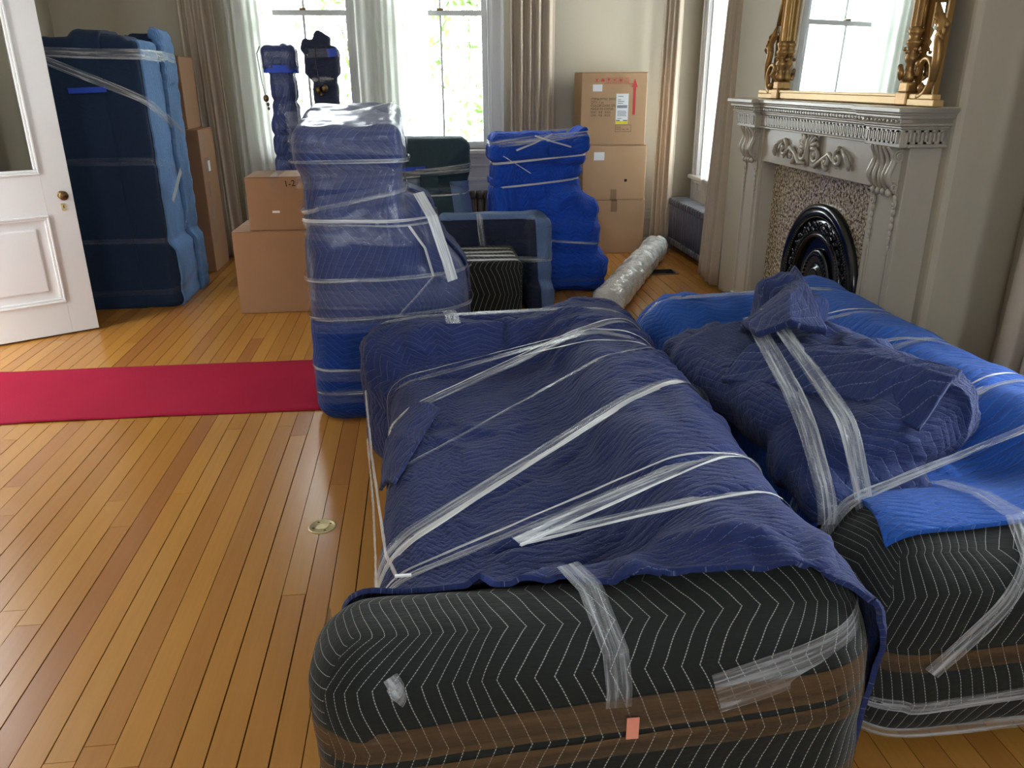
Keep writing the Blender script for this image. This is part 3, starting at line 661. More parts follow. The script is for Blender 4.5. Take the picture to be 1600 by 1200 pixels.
for c0 in (YA+.05, YB2-.33):
    for k in range(9): m.ball((2.095, c0+k*.034, 1.419), .008, 1, (1, 1.3, 1))
tag(m.build('bead_row', M['mantel'], mp), kind='stuff')
m = MB(); sbox(m, 2.195, YA+.10, YB2-.10, 1.10, 1.306); m.build('frieze', M['mantel'], mp)
PIL = ((YA+.06, YA+.33), (YB2-.33, YB2-.06))
for a, b2 in PIL:
    m = MB(); m.box((2.185, a, .16), (XA, b2, 1.31), .003, seg=1).box((2.165, a-.02, 0), (XA, b2+.02, .15), .006, seg=1).box((2.172, a-.012, .15), (XA, b2+.012, .172), .008)
    for t in (a+.035, a+.055, b2-.055, b2-.035): m.tube([(2.184, t, .2), (2.184, t, .84)], .0035, 6)
    m.build('pilaster', M['mantel'], mp)
    # scroll corbel: side profile x-z extruded along y, with leaf ribs
    cy0, cy1 = a+.05, b2-.05; prof = []
    for k in range(26):
        t = k/25; z = 1.305-t*.215; x = 2.128+.045*(1-math.cos(t*PI))*.5+.016*math.sin(t*PI*2.2) ; prof.append((x, z))
    prof += [(XA-.1, 1.09), (XA-.1, 1.305)]
    m = MB().prism(prof, 1, cy0, cy1)
    for sd in (cy0-.003, cy1+.003):
        sp = [(2.168+.032*(1-k/34)*math.cos(k*.42), sd, 1.262+.032*(1-k/34)*math.sin(k*.42)) for k in range(30)]; m.tube(sp, .006, 6)
        sp = [(2.165+.020*(1-k/30)*math.cos(-k*.42+2), sd, 1.125+.020*(1-k/30)*math.sin(-k*.42+2)) for k in range(24)]; m.tube(sp, .005, 6)
    m.build('corbel', M['mantel'], mp)
    for j in range(5):
        yy = cy0+.012+(cy1-cy0-.024)*j/4; w = abs(j-2)
        m = MB(); pts = []
        for k in range(18):
            t = k/17; x, z = prof[int(t*25)]; pts.append((x-.007-.006*math.sin(t*9+w), yy+(j-2)*.004*math.sin(t*PI), z))
        m.tube(pts, [.006+.008*math.sin(k/17*PI)*(1.2 if j in (0, 4) else .9) for k in range(18)], 7)
        m.build('leaf_rib', M['mantel'], mp, True)
    m = MB()
    for k in range(4): m.ball((2.155, cy0+.02+k*(cy1-cy0-.04)/3, 1.098), .017, 2, (.8, .7, 1.1))
    m.build('corbel_drop', M['mantel'], mp, True)
    for t in (a+.045, b2-.045):
        m = MB(); sp = [(2.178-.004*k/20, t+.018*(1-k/26)*math.cos(k*.45), 1.045+.026*(1-k/26)*math.sin(k*.45)) for k in range(24)]; m.tube(sp, .007, 6)
        m.ball((2.178, t+.004, 1.075), .014, 2, (.7, 1, 1.3)); z = 1.01
        for r_ in (.015, .012, .013, .010, .009, .007):
            m.lathe([(.001, r_*1.9), (r_*.75, r_*.9), (r_, 0), (r_*.55, -r_*1.0), (.001, -r_*1.5)], 8, Matrix.Translation((2.180, t, z)) @ Matrix.Scale(.7, 4, (1, 0, 0))); z -= r_*2.5
        m.box((2.178, t-.005, z-.04), (2.186, t+.005, z+.01), .002, seg=1)
        m.build('bellflower_drop', M['mantel'], mp, True)
# central leaf ornament, two mirrored halves of scrolls
def scroll(m, cy, cz, r, turns, dirn, th, start=0, x=2.188):
    n = int(18*turns); pts = []; rs = []
    for k in range(n+1):
        t = k/n; a = start+dirn*t*turns*2*PI; rr_ = r*(1-.85*t); pts.append((x-.004-.010*t, cy+rr_*math.cos(a), cz+rr_*math.sin(a))); rs.append(th*(1.15-.5*t))
    m.tube(pts, rs, 7); m.ball((x-.014, cy, cz), th*1.2, 1)
CY, CZ = 4.46, 1.205
for sg in (-1, 1):
    m = MB()
    scroll(m, CY+sg*.085, CZ-.005, .055, 1.3, sg, .013, PI/2); scroll(m, CY+sg*.215, CZ-.030, .042, 1.2, -sg, .012, -PI/2); scroll(m, CY+sg*.335, CZ-.002, .050, 1.1, sg, .012, PI/2 if sg > 0 else PI/2)
    m.tube([(2.182, CY+sg*.04, CZ-.06), (2.172, CY+sg*.10, CZ-.065), (2.18, CY+sg*.17, CZ-.02), (2.178, CY+sg*.24, CZ+.012), (2.18, CY+sg*.29, CZ-.02), (2.182, CY+sg*.33, CZ-.055)], [.008, .014, .012, .014, .011, .006], 7)
    m.tube([(2.18, CY+sg*.36, CZ+.045), (2.172, CY+sg*.42, CZ+.02), (2.178, CY+sg*.455, CZ-.03), (2.184, CY+sg*.45, CZ-.055)], [.007, .013, .016, .006], 7)
    m.build('scroll_ornament', M['mantel'], mp, True)
    m = MB()
    for k, (a, L) in enumerate(((.3, .10), (.62, .105), (.95, .09), (1.3, .07))):
        p0 = Vector((2.186, CY+sg*.012, CZ+.01)); q = p0+Vector((-.006, sg*L*math.sin(a), L*math.cos(a))); m.tube([p0, p0.lerp(q, .5)+Vector((-.014, sg*.01, .008)), q+Vector((-.008, sg*.012, -.004)), q+Vector((0, sg*.02, -.022))], [.006, .014, .011, .004], 7)
    m.build('leaf_spray', M['mantel'], mp, True)
m = MB(); m.tube([(2.184, CY, CZ-.075), (2.172, CY, CZ-.03), (2.168, CY, CZ+.02), (2.172, CY, CZ+.07), (2.186, CY, CZ+.10)], [.006, .013, .016, .016, .006], 8); m.build('crest_leaf', M['mantel'], mp, True)
m = MB().box((2.285, YA+.33, 0), (XA+.001, YB2-.33, 1.10)); m.build('granite_slab', M['granite'], mp)
MB().box((2.20, YA+.332, 0), (2.285, YA+.342, 1.10)).build('opening_reveal', M['mantel'], mp); MB().box((2.20, YB2-.342, 0), (2.285, YB2-.332, 1.10)).build('opening_reveal', M['mantel'], mp)
# arched iron fire cover
gt = empty('fire_cover', (2.283, 4.36, 0), 0, 'glossy black arched cast iron fire cover with beaded rings in the fireplace', 'fire cover')
def arch(a, b_, n=40, base=0.01, c=.46):
    p = [(a, base)]+[(a*math.cos(t), c+b_*math.sin(t)) for t in [PI*i/n for i in range(n+1)]]+[(-a, base)]; return p
def archring(name, a, b_, wd, x0, x1, mat='iron', n=40):
    o_, i_ = arch(a, b_, n), arch(a-wd, b_-wd, n); m = MB()
    A = [[m.b.verts.new((x, y, z)) for (y, z) in q] for q, x in ((o_, 0), (o_, x0), (i_, x1), (i_, 0))]
    for P_, Q_ in zip(A, A[1:]):
        for k in range(len(P_)-1): m.b.faces.new((P_[k], P_[k+1], Q_[k+1], Q_[k]))
    return m.build(name, M[mat], gt, True)
archring('outer_frame', .45, .47, .035, -.030, -.045); archring('frame_ring', .415, .435, .04, -.045, -.025); archring('ornament_band', .375, .395, .09, -.022, -.016); archring('inner_ring', .285, .305, .02, -.035, -.035)
m = MB().prism(arch(.268, .288), 0, -.008, 0); m.build('back_plate', M['iron'], gt)
def beads(name, a, b_, x, r, n, c=.46):
    m = MB()
    for k in range(n): t = -.25+(PI+.5)*k/(n-1); m.ball((x, a*math.cos(t), c+b_*math.sin(t)), r, 1)
    tag(m.build(name, M['iron'], gt, True), kind='stuff')
beads('beading', .375, .395, -.030, .007, 84); beads('inner_beading', .29, .31, -.036, .005, 64)
m = MB(); rs_ = random.Random(4)
for k in range(64):
    t = -.2+(PI+.4)*k/63; r = .325+.02*math.sin(k*1.9); m.ball((-.022, r*math.cos(t), .46+(r+.02)*math.sin(t)), rs_.uniform(.009, .017), 1, (.9, 1, 1.2))
tag(m.build('leaf_relief', M['iron'], gt), kind='stuff')
mt = Matrix.Translation((-.008, 0, .44)) @ Matrix.Rotation(R(-90), 4, 'Y') @ Matrix.Scale(1.35, 4, (1, 0, 0))
MB().lathe([(.17, 0), (.175, .012), (.165, .022), (.15, .022), (.12, .010), (.10, .012), (.095, .026), (.08, .03), (.06, .02), (.045, .03), (.02, .038), (.001, .04)], 40, mt).build('centre_boss', M['iron'], gt, True)
m = MB()
for k in range(44): t = 2*PI*k/44; m.box((-.036, .150*math.cos(t)-.005, .44+.2*math.sin(t)-.006), (-.026, .150*math.cos(t)+.005, .44+.2*math.sin(t)+.006), .002, seg=1)
tag(m.build('fluting', M['iron'], gt), kind='stuff')

mr = empty('mantel_mirror', (2.235, 0, 1.48), 0, 'large gilt framed mirror with columns and carved side scrolls on the mantelpiece', 'mirror')
MB; mr.rotation_euler = (0, R(1.2), 0)
YL, YR = 3.61, 5.09
MB().box((-.03, YL+.10, 0), (.025, YR-.10, .05), .006).box((-.036, YL+.10, .035), (-.02, YR-.10, .05), .004).build('bottom_rail', M['gold_flat'], mr)
MB().box((.0, YL+.04, .045), (.006, YR-.04, 1.75)).build('mirror_glass', M['mirror'], mr)
for y_ in (YL-.115, YR+.025): MB().box((.0, y_, .02), (.006, y_+.09, 1.75)).build('side_mirror', M['mirror'], mr)
MB().box((.006, YL-.12, .0), (.03, YR+.12, 1.8)).build('backboard', M['gold'], mr)
MB().box((-.04, YL-.02, 1.72), (.02, YR+.02, 1.86), .015).build('top_rail', M['gold'], mr)
for cy, sg in ((YL+.045, -1), (YR-.045, 1)):
    MB().box((-.045, cy-.045, 0), (.01, cy+.045, .055), .005).box((-.04, cy-.035, .055), (.005, cy+.035, .10), .006).build('plinth_block', M['gold_flat'] if 0 else M['gold'], mr)
    m = MB(); prof = [(.022, .10), (.030, .12), (.020, .145), (.018, .17), (.027, .19), (.030, .205), (.020, .22), (.022, .24), (.034, .262), (.034, .272), (.024, .28), (.032, .30), (.036, .315), (.026, .325), (.024, .33)]
    m.lathe(prof, 16, Matrix.Translation((-.022, cy, 0))); m.build('turned_base', M['gold'], mr, True)
    m = MB(); n = 32; pr = [( (.026+.0035*math.cos(8*2*PI*j/n))*math.cos(2*PI*j/n)-.022, (.026+.0035*math.cos(8*2*PI*j/n))*math.sin(2*PI*j/n)+cy) for j in range(n)]
    m.prism(pr, 2, .33, 1.72); m.build('fluted_column', M['gold'], mr)
    m = MB()
    for k in range(7): a = 2*PI*k/7; m.ball((-.022+.034*math.cos(a), cy+.034*math.sin(a), .225+.012*(k % 2)), .010, 1)
    m.tube([(-.055, cy-.01*sg, .11), (-.068, cy+.012*sg, .135), (-.058, cy-.018*sg, .165), (-.045, cy-.028*sg, .15)], [.008, .015, .012, .005], 7); m.build('carved_leaves', M['gold'], mr, True)
    # side scroll
    y0 = cy+sg*.05
    MB().box((-.04, min(y0, y0+sg*.20), 0), (.01, max(y0, y0+sg*.20), .028), .003).box((-.035, min(y0, y0+sg*.18)+0, .028), (.005, max(y0, y0+sg*.215), .05), .004).build('scroll_base', M['gold_flat'], mr)
    m = MB(); pts = []; rs = []
    for k in range(30):
        t = k/29; a = -PI*.55+t*PI*1.55; r = .075-.02*t; pts.append((-.02, cy+sg*(.115+r*math.cos(a)*.9), .125+r*1.15*math.sin(a))); rs.append(.018-.007*t)
    m.tube(pts, rs, 9); m.ball((-.02, cy+sg*.115, .075), .019, 2); m.ball((-.02, cy+sg*.07, .175), .02, 2); m.build('volute', M['gold'], mr, True)
    m = MB(); m.tube([(-.02, cy+sg*.185, .10), (-.024, cy+sg*.195, .20), (-.022, cy+sg*.175, .27), (-.024, cy+sg*.20, .32), (-.022, cy+sg*.15, .36), (-.02, cy+sg*.125, .42)], [.014, .022, .020, .026, .022, .006], 9)
    for k in range(4): m.tube([(-.028, cy+sg*(.14+.018*k), .385-.02*k), (-.045, cy+sg*(.16+.016*k), .36-.025*k), (-.03, cy+sg*(.19+.01*k), .325-.02*k)], [.004, .010, .004], 6)
    m.ball((-.024, cy+sg*.215, .325), .015, 2); m.ball((-.024, cy+sg*.165, .285), .013, 2); m.build('acanthus_leaf', M['gold'], mr, True)
    m = MB(); m.tube([(-.01, cy+sg*.12, .42), (-.01, cy+sg*.11, .55), (-.01, cy+sg*.095, .7), (-.01, cy+sg*.08, 1.0)], [.02, .012, .014, .008], 8); m.box((-.03, cy+sg*.10-.02, .585), (.0, cy+sg*.10+.02, .62), .006); m.build('side_stem', M['gold'], mr, True)
sq = MB().box((2.14, 5.14, 1.479), (2.25, 5.16, 1.75)); bpy.data.meshes  # picture leaning behind the mirror's left scroll
sq.b.free()

# ------------------------------------------------------------------ cardboard boxes
def carton(label, x0, x1, y0, y1, z0, z1, mat, group=None, seam='x', tilt=0):
    c = ((x0+x1)/2, (y0+y1)/2, z0); root = empty('cardboard_box', c, R(tilt), label, 'box', group); hx, hy, h = (x1-x0)/2, (y1-y0)/2, z1-z0
    m = MB().box((-hx, -hy, 0), (hx, hy, h-.005), .006); m.build('carton_body', mat, root)
    for s in (-1, 1):
        m = MB()
        if seam == 'x': m.box((-hx+.001, min(s*.002, s*hy), h-.005), (hx-.001, max(s*.002, s*hy), h), .002, seg=1)
        else: m.box((min(s*.002, s*hx), -hy+.001, h-.005), (max(s*.002, s*hx), hy-.001, h), .002, seg=1)
        m.build('top_flap', mat, root)
    return root, hx, hy, h
def onf(root, name, x0, x1, z0, z1, hy, mat, t=.0008, label=None):
    o = MB().box((x0, -hy-t, z0), (x1, -hy+.0002, z1)).build(name, mat, root)
    if label: o['label'] = label
    return o
# stack in the right back corner
b1, hx, hy, h = carton('plain cardboard box, bottom of the stack in the right back corner', 1.52, 2.13, 7.62, 8.08, 0, .515, M['kraft'])
onf(b1, 'tape_strip', -.03, .03, h-.11, h, hy, M['tan'], .001)
b2_, hx, hy, h = carton('cardboard box with one small white label, middle of the corner stack', 1.51, 2.12, 7.62, 8.08, .516, 1.022, M['kraft'])
onf(b2_, 'tape_strip', -.03, .03, 0, .1, hy, M['tan'], .001); onf(b2_, 'white_label', -.20, -.10, h-.135, h-.062, hy, M['paper'])
onf(b2_, 'torn_hole', .10, .125, .17, .195, hy, M['dark'])
b3, hx, hy, h = carton('cardboard box with red arrow and shipping label, top of the corner stack', 1.49, 2.10, 7.62, 8.06, 1.023, 1.66, M['kraft'], tilt=-2)
onf(b3, 'white_label', -.20, -.112, h-.165, h-.105, hy, M['paper'])
sl = onf(b3, 'shipping_label', .02, .135, h-.45, h-.185, hy, M['paper'], .0012)
onf(sl, 'yellow_stripe', .021, .134, h-.449, h-.425, hy, M['yellow'], .0018)
onf(sl, 'barcode', .03, .125, h-.31, h-.285, hy, M['grey_ink'], .0018); onf(sl, 'dark_stripe', .025, .06, h-.423, h-.415, hy, M['dark_ink'], .0018); onf(sl, 'dark_stripe', .09, .13, h-.423, h-.415, hy, M['dark_ink'], .0018)
m = MB()
for k, (w_, zz) in enumerate(((.05, .205), (.03, .235), (.06, .25), (.05, .265), (.08, .335), (.085, .348), (.08, .361), (.085, .374), (.04, .398))): m.box((.035, -hy-.0018, h-zz-.006), (.035+w_, -hy, h-zz))
tag(m.build('small_print', M['grey_ink'], sl), kind='stuff')
m = MB().prism([(.175, h-.10-.27), (.2, h-.10-.27), (.2, h-.13), (.215, h-.13), (.1875, h-.055), (.16, h-.13), (.175, h-.13)], 1, -hy-.001, -hy+.0002); m.build('red_arrow', M['red_ink'], b3)
for k in range(6):                    # row of red handling symbols
    x = -.185+k*.055; m = MB()
    for a in ((0, .0, .040, .003), (0, .038, .040, .041), (0, 0, .003, .041), (.037, 0, .040, .041)):
        if k > 1: m.box((x+a[0], -hy-.001, h-.09+a[1]), (x+a[2], -hy, h-.09+a[3]))
    if k == 0: m.prism([(x+.005, h-.055), (x+.02, h-.08), (x+.035, h-.055), (x+.028, h-.055), (x+.02, h-.066), (x+.012, h-.055)], 1, -hy-.001, -hy); m.box((x+.005, -hy-.001, h-.085), (x+.035, -hy, h-.081))
    if k == 1: m.box((x+.004, -hy-.001, h-.08), (x+.036, -hy, h-.066)).box((x+.010, -hy-.001, h-.066), (x+.03, -hy, h-.055))
    if k == 2: m.prism([(x+.009, h-.054), (x+.031, h-.054), (x+.028, h-.068), (x+.022, h-.073), (x+.022, h-.082), (x+.028, h-.085), (x+.012, h-.085), (x+.018, h-.082), (x+.018, h-.073), (x+.012, h-.068)], 1, -hy-.001, -hy)
    if k == 3: m.prism([(x+.006, h-.07), (x+.02, h-.056), (x+.034, h-.07), (x+.022, h-.07), (x+.022, h-.082), (x+.018, h-.082), (x+.018, h-.07)], 1, -hy-.001, -hy)
    if k == 4: m.prism([(x+.02+.012*math.cos(a), h-.07+.012*math.sin(a)) for a in [2*PI*j/14 for j in range(14)]], 1, -hy-.001, -hy)
    if k == 5: m.box((x+.014, -hy-.001, h-.064), (x+.026, -hy, h-.056)).box((x+.006, -hy-.001, h-.080), (x+.034, -hy, h-.076))
    m.build('handling_symbol', M['red_ink'], b3)
m = MB()
for k in range(12): m.box((-.10+k*.025, -hy-.001, h-.1), (-.082+k*.025, -hy, h-.096))
tag(m.build('caption_print', M['red_ink'], b3), kind='stuff')
text('printed_text', 'ITEM#:97755 2005GY\nQTY: 1 pc\nCOLOR:DARK GRAY\nMADE IN CHINA\nNW:  8.8   KGS\nGW:  9.8   KGS', .0285, (-.215, -hy-.0006, h-.24), (R(90), 0, 0), M['dark_ink'], b3)
for a in ((.02, .16, .17, .163), (.02, .10, .17, .103), (.02, .10, .023, .163), (.167, .10, .17, .163)): onf(b3, 'stamp_border', a[0], a[2], h-.6+a[1]-.02, h-.6+a[3]-.02, hy, M['dark_ink'])
text('stamp_text', '20 20\nPACK  No.  OK', .018, (.03, -hy-.0006, h-.485), (R(90), 0, 0), M['dark_ink'], b3)
# tall flat boxes behind the cabinet
t1, hx, hy, h = carton('tall narrow cardboard box standing behind the dark blue wrapped cabinet', -2.35, -1.865, 7.30, 7.80, 0, 1.22, M['kraft_dark'])
for k in range(5): MB().box((hx-.0002, -.16, .25+k*.2), (hx+.001, -.16+.07*(1+k % 2), .38+k*.2)).build('tape_strip', M['film'], t1)
MB().box((hx-.0002, -.06, .86), (hx+.0012, .01, .95)).build('torn_label', M['paper'], t1)
carton('cardboard box lying on top of the tall box behind the wrapped cabinet', -2.42, -1.95, 7.34, 7.78, 1.221, 1.80, M['kraft_dark'], seam='y')
# pair by the armchair
s1, hx, hy, h = carton('large brown cardboard box on the floor, lower of the two left of the wrapped armchair', -1.36, -.80, 5.85, 6.38, 0, .60, M['kraft_dark'], tilt=-1)
s2, hx, hy, h = carton('smaller brown cardboard box marked 1-2, on top of the large one', -1.235, -.82, 5.87, 6.30, .601, .975, M['kraft_dark'], tilt=1)
onf(s2, 'tape_strip', -.04, .02, h-.12, h, hy, M['film_soft'], .001); MB().box((-.04, -hy, h), (.02, hy, h+.001)).build('tape_strip', M['film'], s2)
text('handwritten_number', '1-2', .06, (.06, -hy-.0006, h-.07), (R(90), R(-4), 0), M['dark'], s2); onf(s2, 'paper_scrap', -.04, .01, .125, .14, hy, M['paper'])

# ------------------------------------------------------------------ wrapped furniture
Z3 = (0, 0, 1)
def vplane(q, p):            # vertical plane through two plan points
    d = np.array((p[0]-q[0], p[1]-q[1])); return (np.array((q[0], q[1], .5)), (d[1], -d[0], 0))
# --- left sofa -----------------------------------------------------
sf = empty('wrapped_sofa', (0, 0, 0), 0, 'nearest wrapped sofa, navy blanket over a black one, clear tape strands across the top', 'sofa')
B1 = [((-.13, 1.3, .02), (.86, 3.45, .44), .09), ((.50, 1.28, .02), (.87, 3.46, .66), .14), ((-.27, 1.20, .02), (.88, 1.50, .60), .13), ((-.27, 3.14, .02), (.86, 3.46, .60), .14),
      ((-.08, 1.4, .28), (.72, 3.3, .455), .1, (0, -8, 0))]
TP = [((-.28, 3.07), (.78, 2.87), .050), ((-.20, 2.67), (.59, 2.95), .042), ((-.16, 2.26), (.48, 2.56), .013), ((-.17, 1.81), (.66, 2.29), .050), ((-.07, 1.68), (.69, 1.79), .030), ((.214, 1.522), (.656, 1.774), .034), ((.24, 1.51), (.75, 1.617), .028), ((-.30, 3.40), (.54, 3.27), .038)]
pls = [vplane(a, b_)+(w,) for a, b_, w in TP]
V, F, UV = wrap((-.33, 1.14, 0), (.94, 3.56, .80), .0135, B1, k=.14, core=((.1, 1.55, .12), (.7, 3.1, .25)))
V = smooth(V, F, 6)
Vb = buckle(V, F, amt=(.035, .02, .02), hi=.014, seed=.004, sf=8, it=30, pinch=.004, planes=[((0, 0, .30), (0, 0, 1), .05)])
def fr(Vx): return Vx[:, 1] > 1.30
m_ = Vb[F].mean(1)[:, 1] < 1.56
ob = skin('black_blanket', Vb, F[m_], UV[m_], M['black'], sf); ob['label'] = 'black quilted blanket with white zigzag stitching'
Vn = buckle(V, F, amt=(.10, .085, .05), hi=.042, lo=-.002, seed=.017, sf=4.4, it=60, pinch=.004, planes=pls, seedvec=(1.0, .8, 1))
def hemfix(W):
    f = np.exp(-((W[:, 1]-(1.405-.2*(W[:, 0]-.4)))/.06)**2); W = W.copy(); W[:, 1] += .014*f*vnoise(W*np.array((1, 0, 1)), 4); return W
Vn = folds(Vn, F, .030, (1.0, 1.9, 1), 5.5, 5, mask=np.clip((Vn[:, 2]-.3)*6, 0, 1)); Vn = folds(Vn, F, .012, (2.2, 1, 1), 9, 4, mask=np.clip((Vn[:, 2]-.3)*6, 0, 1)); Vn = smooth(Vn, F, 1, .5)
lay = layer('navy_blanket', Vn, F, UV, .016, [((.4, 1.37, .6), (.2, .95, .12))], M['navy'], sf, thick=.012, extra=hemfix); lay['label'] = 'navy quilted blanket'
TC = Vn+vnormals(Vn, F)*.016
for i, (a, b_, w) in enumerate(TP):
    p, n = vplane(a, b_)
    kp_ = (lambda P: P[:, 0] > .16) if i in (5, 6) else None
    tape('tape_strand', TC, F, p, n, w, M['film'], sf, off=.004, wob=.3, keep=kp_)
    if i in (3, 5, 6): tape('tape_strand', TC, F, p+np.array(n)/np.linalg.norm(n)*.034, n, w*.35, M['bright_film'], sf, off=.007, wob=.5, keep=kp_)
    if i in (0, 1, 4): tape('tape_strand', TC, F, p-np.array(n)/np.linalg.norm(n)*.022, n, .007, M['bright_film'], sf, off=.006, wob=.5)
tape('tape_strand', TC, F, (.45, 2.86, .7), (.22, 1, .0), .009, M['bright_film'], sf, off=.004, keep=lambda P: P[:, 0] > .33)
# lengthwise strands along the left edge
strip('tape_strand', [(-.262, 3.02, .44), (-.20, 2.35, .475), (-.13, 1.72, .50), (-.09, 1.47, .60)], [(-.7, 0, .7)]*4, .010, M['bright_film'], sf)
strip('tape_strand', [(-.245, 2.75, .35), (-.185, 2.1, .43), (-.15, 1.62, .47), (-.17, 1.48, .55)], [(-.8, 0, .6)]*4, .010, M['bright_film'], sf)
kp1 = lambda P: P[:, 1] < 1.7
tape('tape_band', Vb, F, (.2, 1.2, .425), (-.085, .03, 1), .070, M['tan'], sf, off=.003, wob=.12, keep=kp1, label='tan packing tape round the black end')
tape('tape_band', Vb, F, (.2, 1.2, .345), (-.07, .03, 1), .050, M['tan'], sf, off=.003, wob=.25, keep=kp1, label='tan packing tape round the black end')
tape('tape_band', Vb, F, (.2, 1.2, .20), (-.02, .03, 1), .050, M['tan'], sf, off=.003, wob=.25, keep=kp1, label='tan packing tape round the black end')
tape('tape_band', Vb, F, (.62, 1.2, .50), (-.30, .06, 1), .085, M['film'], sf, off=.005, wob=.2, keep=lambda P: (P[:, 1] < 1.5) & (P[:, 0] > .52) & (P[:, 2] > .3))
def on(Vs, x, y, dz=.004):   # height of a skin above a plan point
    d = np.hypot(Vs[:, 0]-x, Vs[:, 1]-y); k = (d < .02); return (Vs[k, 2].max() if k.any() else .6)+dz
def front(Vs, x, z, d=.004):
    k = (np.abs(Vs[:, 0]-x) < .02) & (np.abs(Vs[:, 2]-z) < .02); return (Vs[k, 1].min() if k.any() else 1.2)-d
pp = [(.27, 1.42, on(TC, .27, 1.42, .006)), (.30, 1.33, on(TC, .30, 1.33, .012)), (.33, front(Vb, .33, .56)-.002, .57), (.335, front(Vb, .335, .50), .50), (.335, front(Vb, .335, .455), .455)]
strip('packing_tape_piece', pp, [(0, 0, 1), (0, -.5, 1), (0, -1, .6), (0, -1, .2), (0, -1, 0)], .052, M['film'], sf, label='short wide piece of clear packing tape stuck over the blanket hem')
x = .362; zz_ = .055; MB().box((x-.012, front(Vb, x, .41, .012), .385), (x+.013, front(Vb, x, .41, .012)+.002, .437)).build('pink_sticker', M['pink'], sf)
m = MB()
for k in range(9): m.box((x-.009, front(Vb, x, .335, .0066), .316+k*.005), (x+.009, front(Vb, x, .335, .0066)+.001, .318+k*.005))
for x_, z_ in ((-.10, .545), (-.095, .53)): strip('film_scrap', [(x_, front(Vb, x_, z_)-.002, z_+.018), (x_+.012, front(Vb, x_, z_)-.012, z_), (x_+.004, front(Vb, x_, z_)-.003, z_-.02)], [(0, -1, .2), (.6, -1, 0), (-.5, -1, 0)], .03, M['film'], sf)
strip('packing_tape_piece', [(.09, 3.40, on(TC, .09, 3.4, .01)), (.10, 3.30, on(TC, .10, 3.30, .008)), (.105, 3.2, on(TC, .105, 3.2, .006))], [(0, 0, 1)]*3, .06, M['film'], sf)
m.b.free()
MB().box((-.095, 1.455, .612), (-.06, 1.462, .616)).build('care_tag', M['paper'], sf)
# rumpled corner of the blanket with its double stitched hem, at the left
def sheet(name, pts, mat, parent, thick=.012, label=None):
    """a small folded flap from a grid of points (rows of equal length), smoothed"""
    G = np.array(pts, float); nr, nc = G.shape[:2]; k = 10
    def up_(A): 
        s = np.linspace(0, A.shape[0]-1, (A.shape[0]-1)*k+1); i = np.minimum(s.astype(int), A.shape[0]-2); t = (s-i)[:, None, None]; t = t*t*(3-2*t)*.5+t*.5; return A[i]*(1-t)+A[i+1]*t
    G = up_(G); G = up_(G.transpose(1, 0, 2)).transpose(1, 0, 2); a, b2 = G.shape[:2]; P = G.reshape(-1, 3); P = P+.004*np.stack([vnoise(P+3, 20), vnoise(P+9, 20), vnoise(P, 16)], 1)
    i, j = np.meshgrid(np.arange(a-1), np.arange(b2-1), indexing='ij'); q = (i*b2+j).ravel(); Fq = np.stack([q, q+b2, q+b2+1, q+1], 1)
    du = np.linalg.norm(np.diff(G, axis=0), axis=2).mean(); dv = np.linalg.norm(np.diff(G, axis=1), axis=2).mean(); ii, jj = np.meshgrid(np.arange(a)*du, np.arange(b2)*dv, indexing='ij')
    o = skin(name, P, Fq, np.stack([ii.ravel(), jj.ravel()], 1)[Fq], mat, parent); md = o.modifiers.new('cloth thickness', 'SOLIDIFY'); md.thickness = thick
    if label: o['label'] = label
    return o
sheet('folded_hem', [[(-.17, 2.30, .37), (-.15, 2.24, .43), (-.12, 2.16, .46)], [(-.16, 2.52, .44), (-.11, 2.46, .485), (-.05, 2.38, .49)], [(-.06, 2.72, .50), (-.01, 2.67, .51), (.03, 2.62, .505)]], M['navy'], sf, thick=.01)

# --- right sofa ----------------------------------------------------
s2 = empty('wrapped_sofa', (0, 0, 0), 0, 'right-hand wrapped sofa, bright blue blanket over a black one, the loose bundle lying on it', 'sofa')
B2 = [((1.06, 1.5, .02), (2.00, 3.76, .52), .12), ((1.62, 1.5, .02), (2.03, 3.76, .68), .17), ((1.0, 1.42, .02), (2.02, 1.78, .56), .15), ((1.02, 3.42, .02), (2.02, 3.78, .60), .16)]
T2 = [((1.0, 3.62), (2.0, 3.40), .05), ((1.05, 3.15), (2.0, 3.0), .035), ((1.1, 2.55), (1.95, 2.65), .045), ((1.1, 1.95), (2.0, 2.25), .04), ((1.0, 1.72), (1.9, 1.95), .035), ((1.15, 2.9), (2.05, 2.55), .03)]
V, F, UV = wrap((.94, 1.34, 0), (2.09, 3.86, .76), .0165, B2, k=.13, core=((1.3, 1.75, .12), (1.8, 3.4, .25))); V = smooth(V, F, 4)
Vb = buckle(V, F, amt=(.035, .02, .02), hi=.014, seed=.004, sf=8, it=30, pinch=.006, planes=[((0, 0, .30), (0, 0, 1), .05), ((0, 0, .12), (0, 0, 1), .04)])
m_ = V[F].mean(1)[:, 1] < 2.1
skin('black_blanket', Vb, F[m_], UV[m_], M['black'], s2)['label'] = 'black quilted blanket with white zigzag stitching'
Vn = buckle(V, F, amt=(.06, .08, .04), hi=.034, lo=-.004, seed=.012, sf=4, it=50, pinch=.006, planes=[vplane(a, b_)+(w,) for a, b_, w in T2])
Vn = folds(Vn, F, .018, (1.2, 1.8, 1), 5, 5); Vn = smooth(Vn, F, 1, .5)
layer('blue_blanket', Vn, F, UV, .010, [((1.5, 1.80, .5), (.0, 1, .05))], M['royal'], s2, thick=.012)['label'] = 'bright blue quilted blanket'
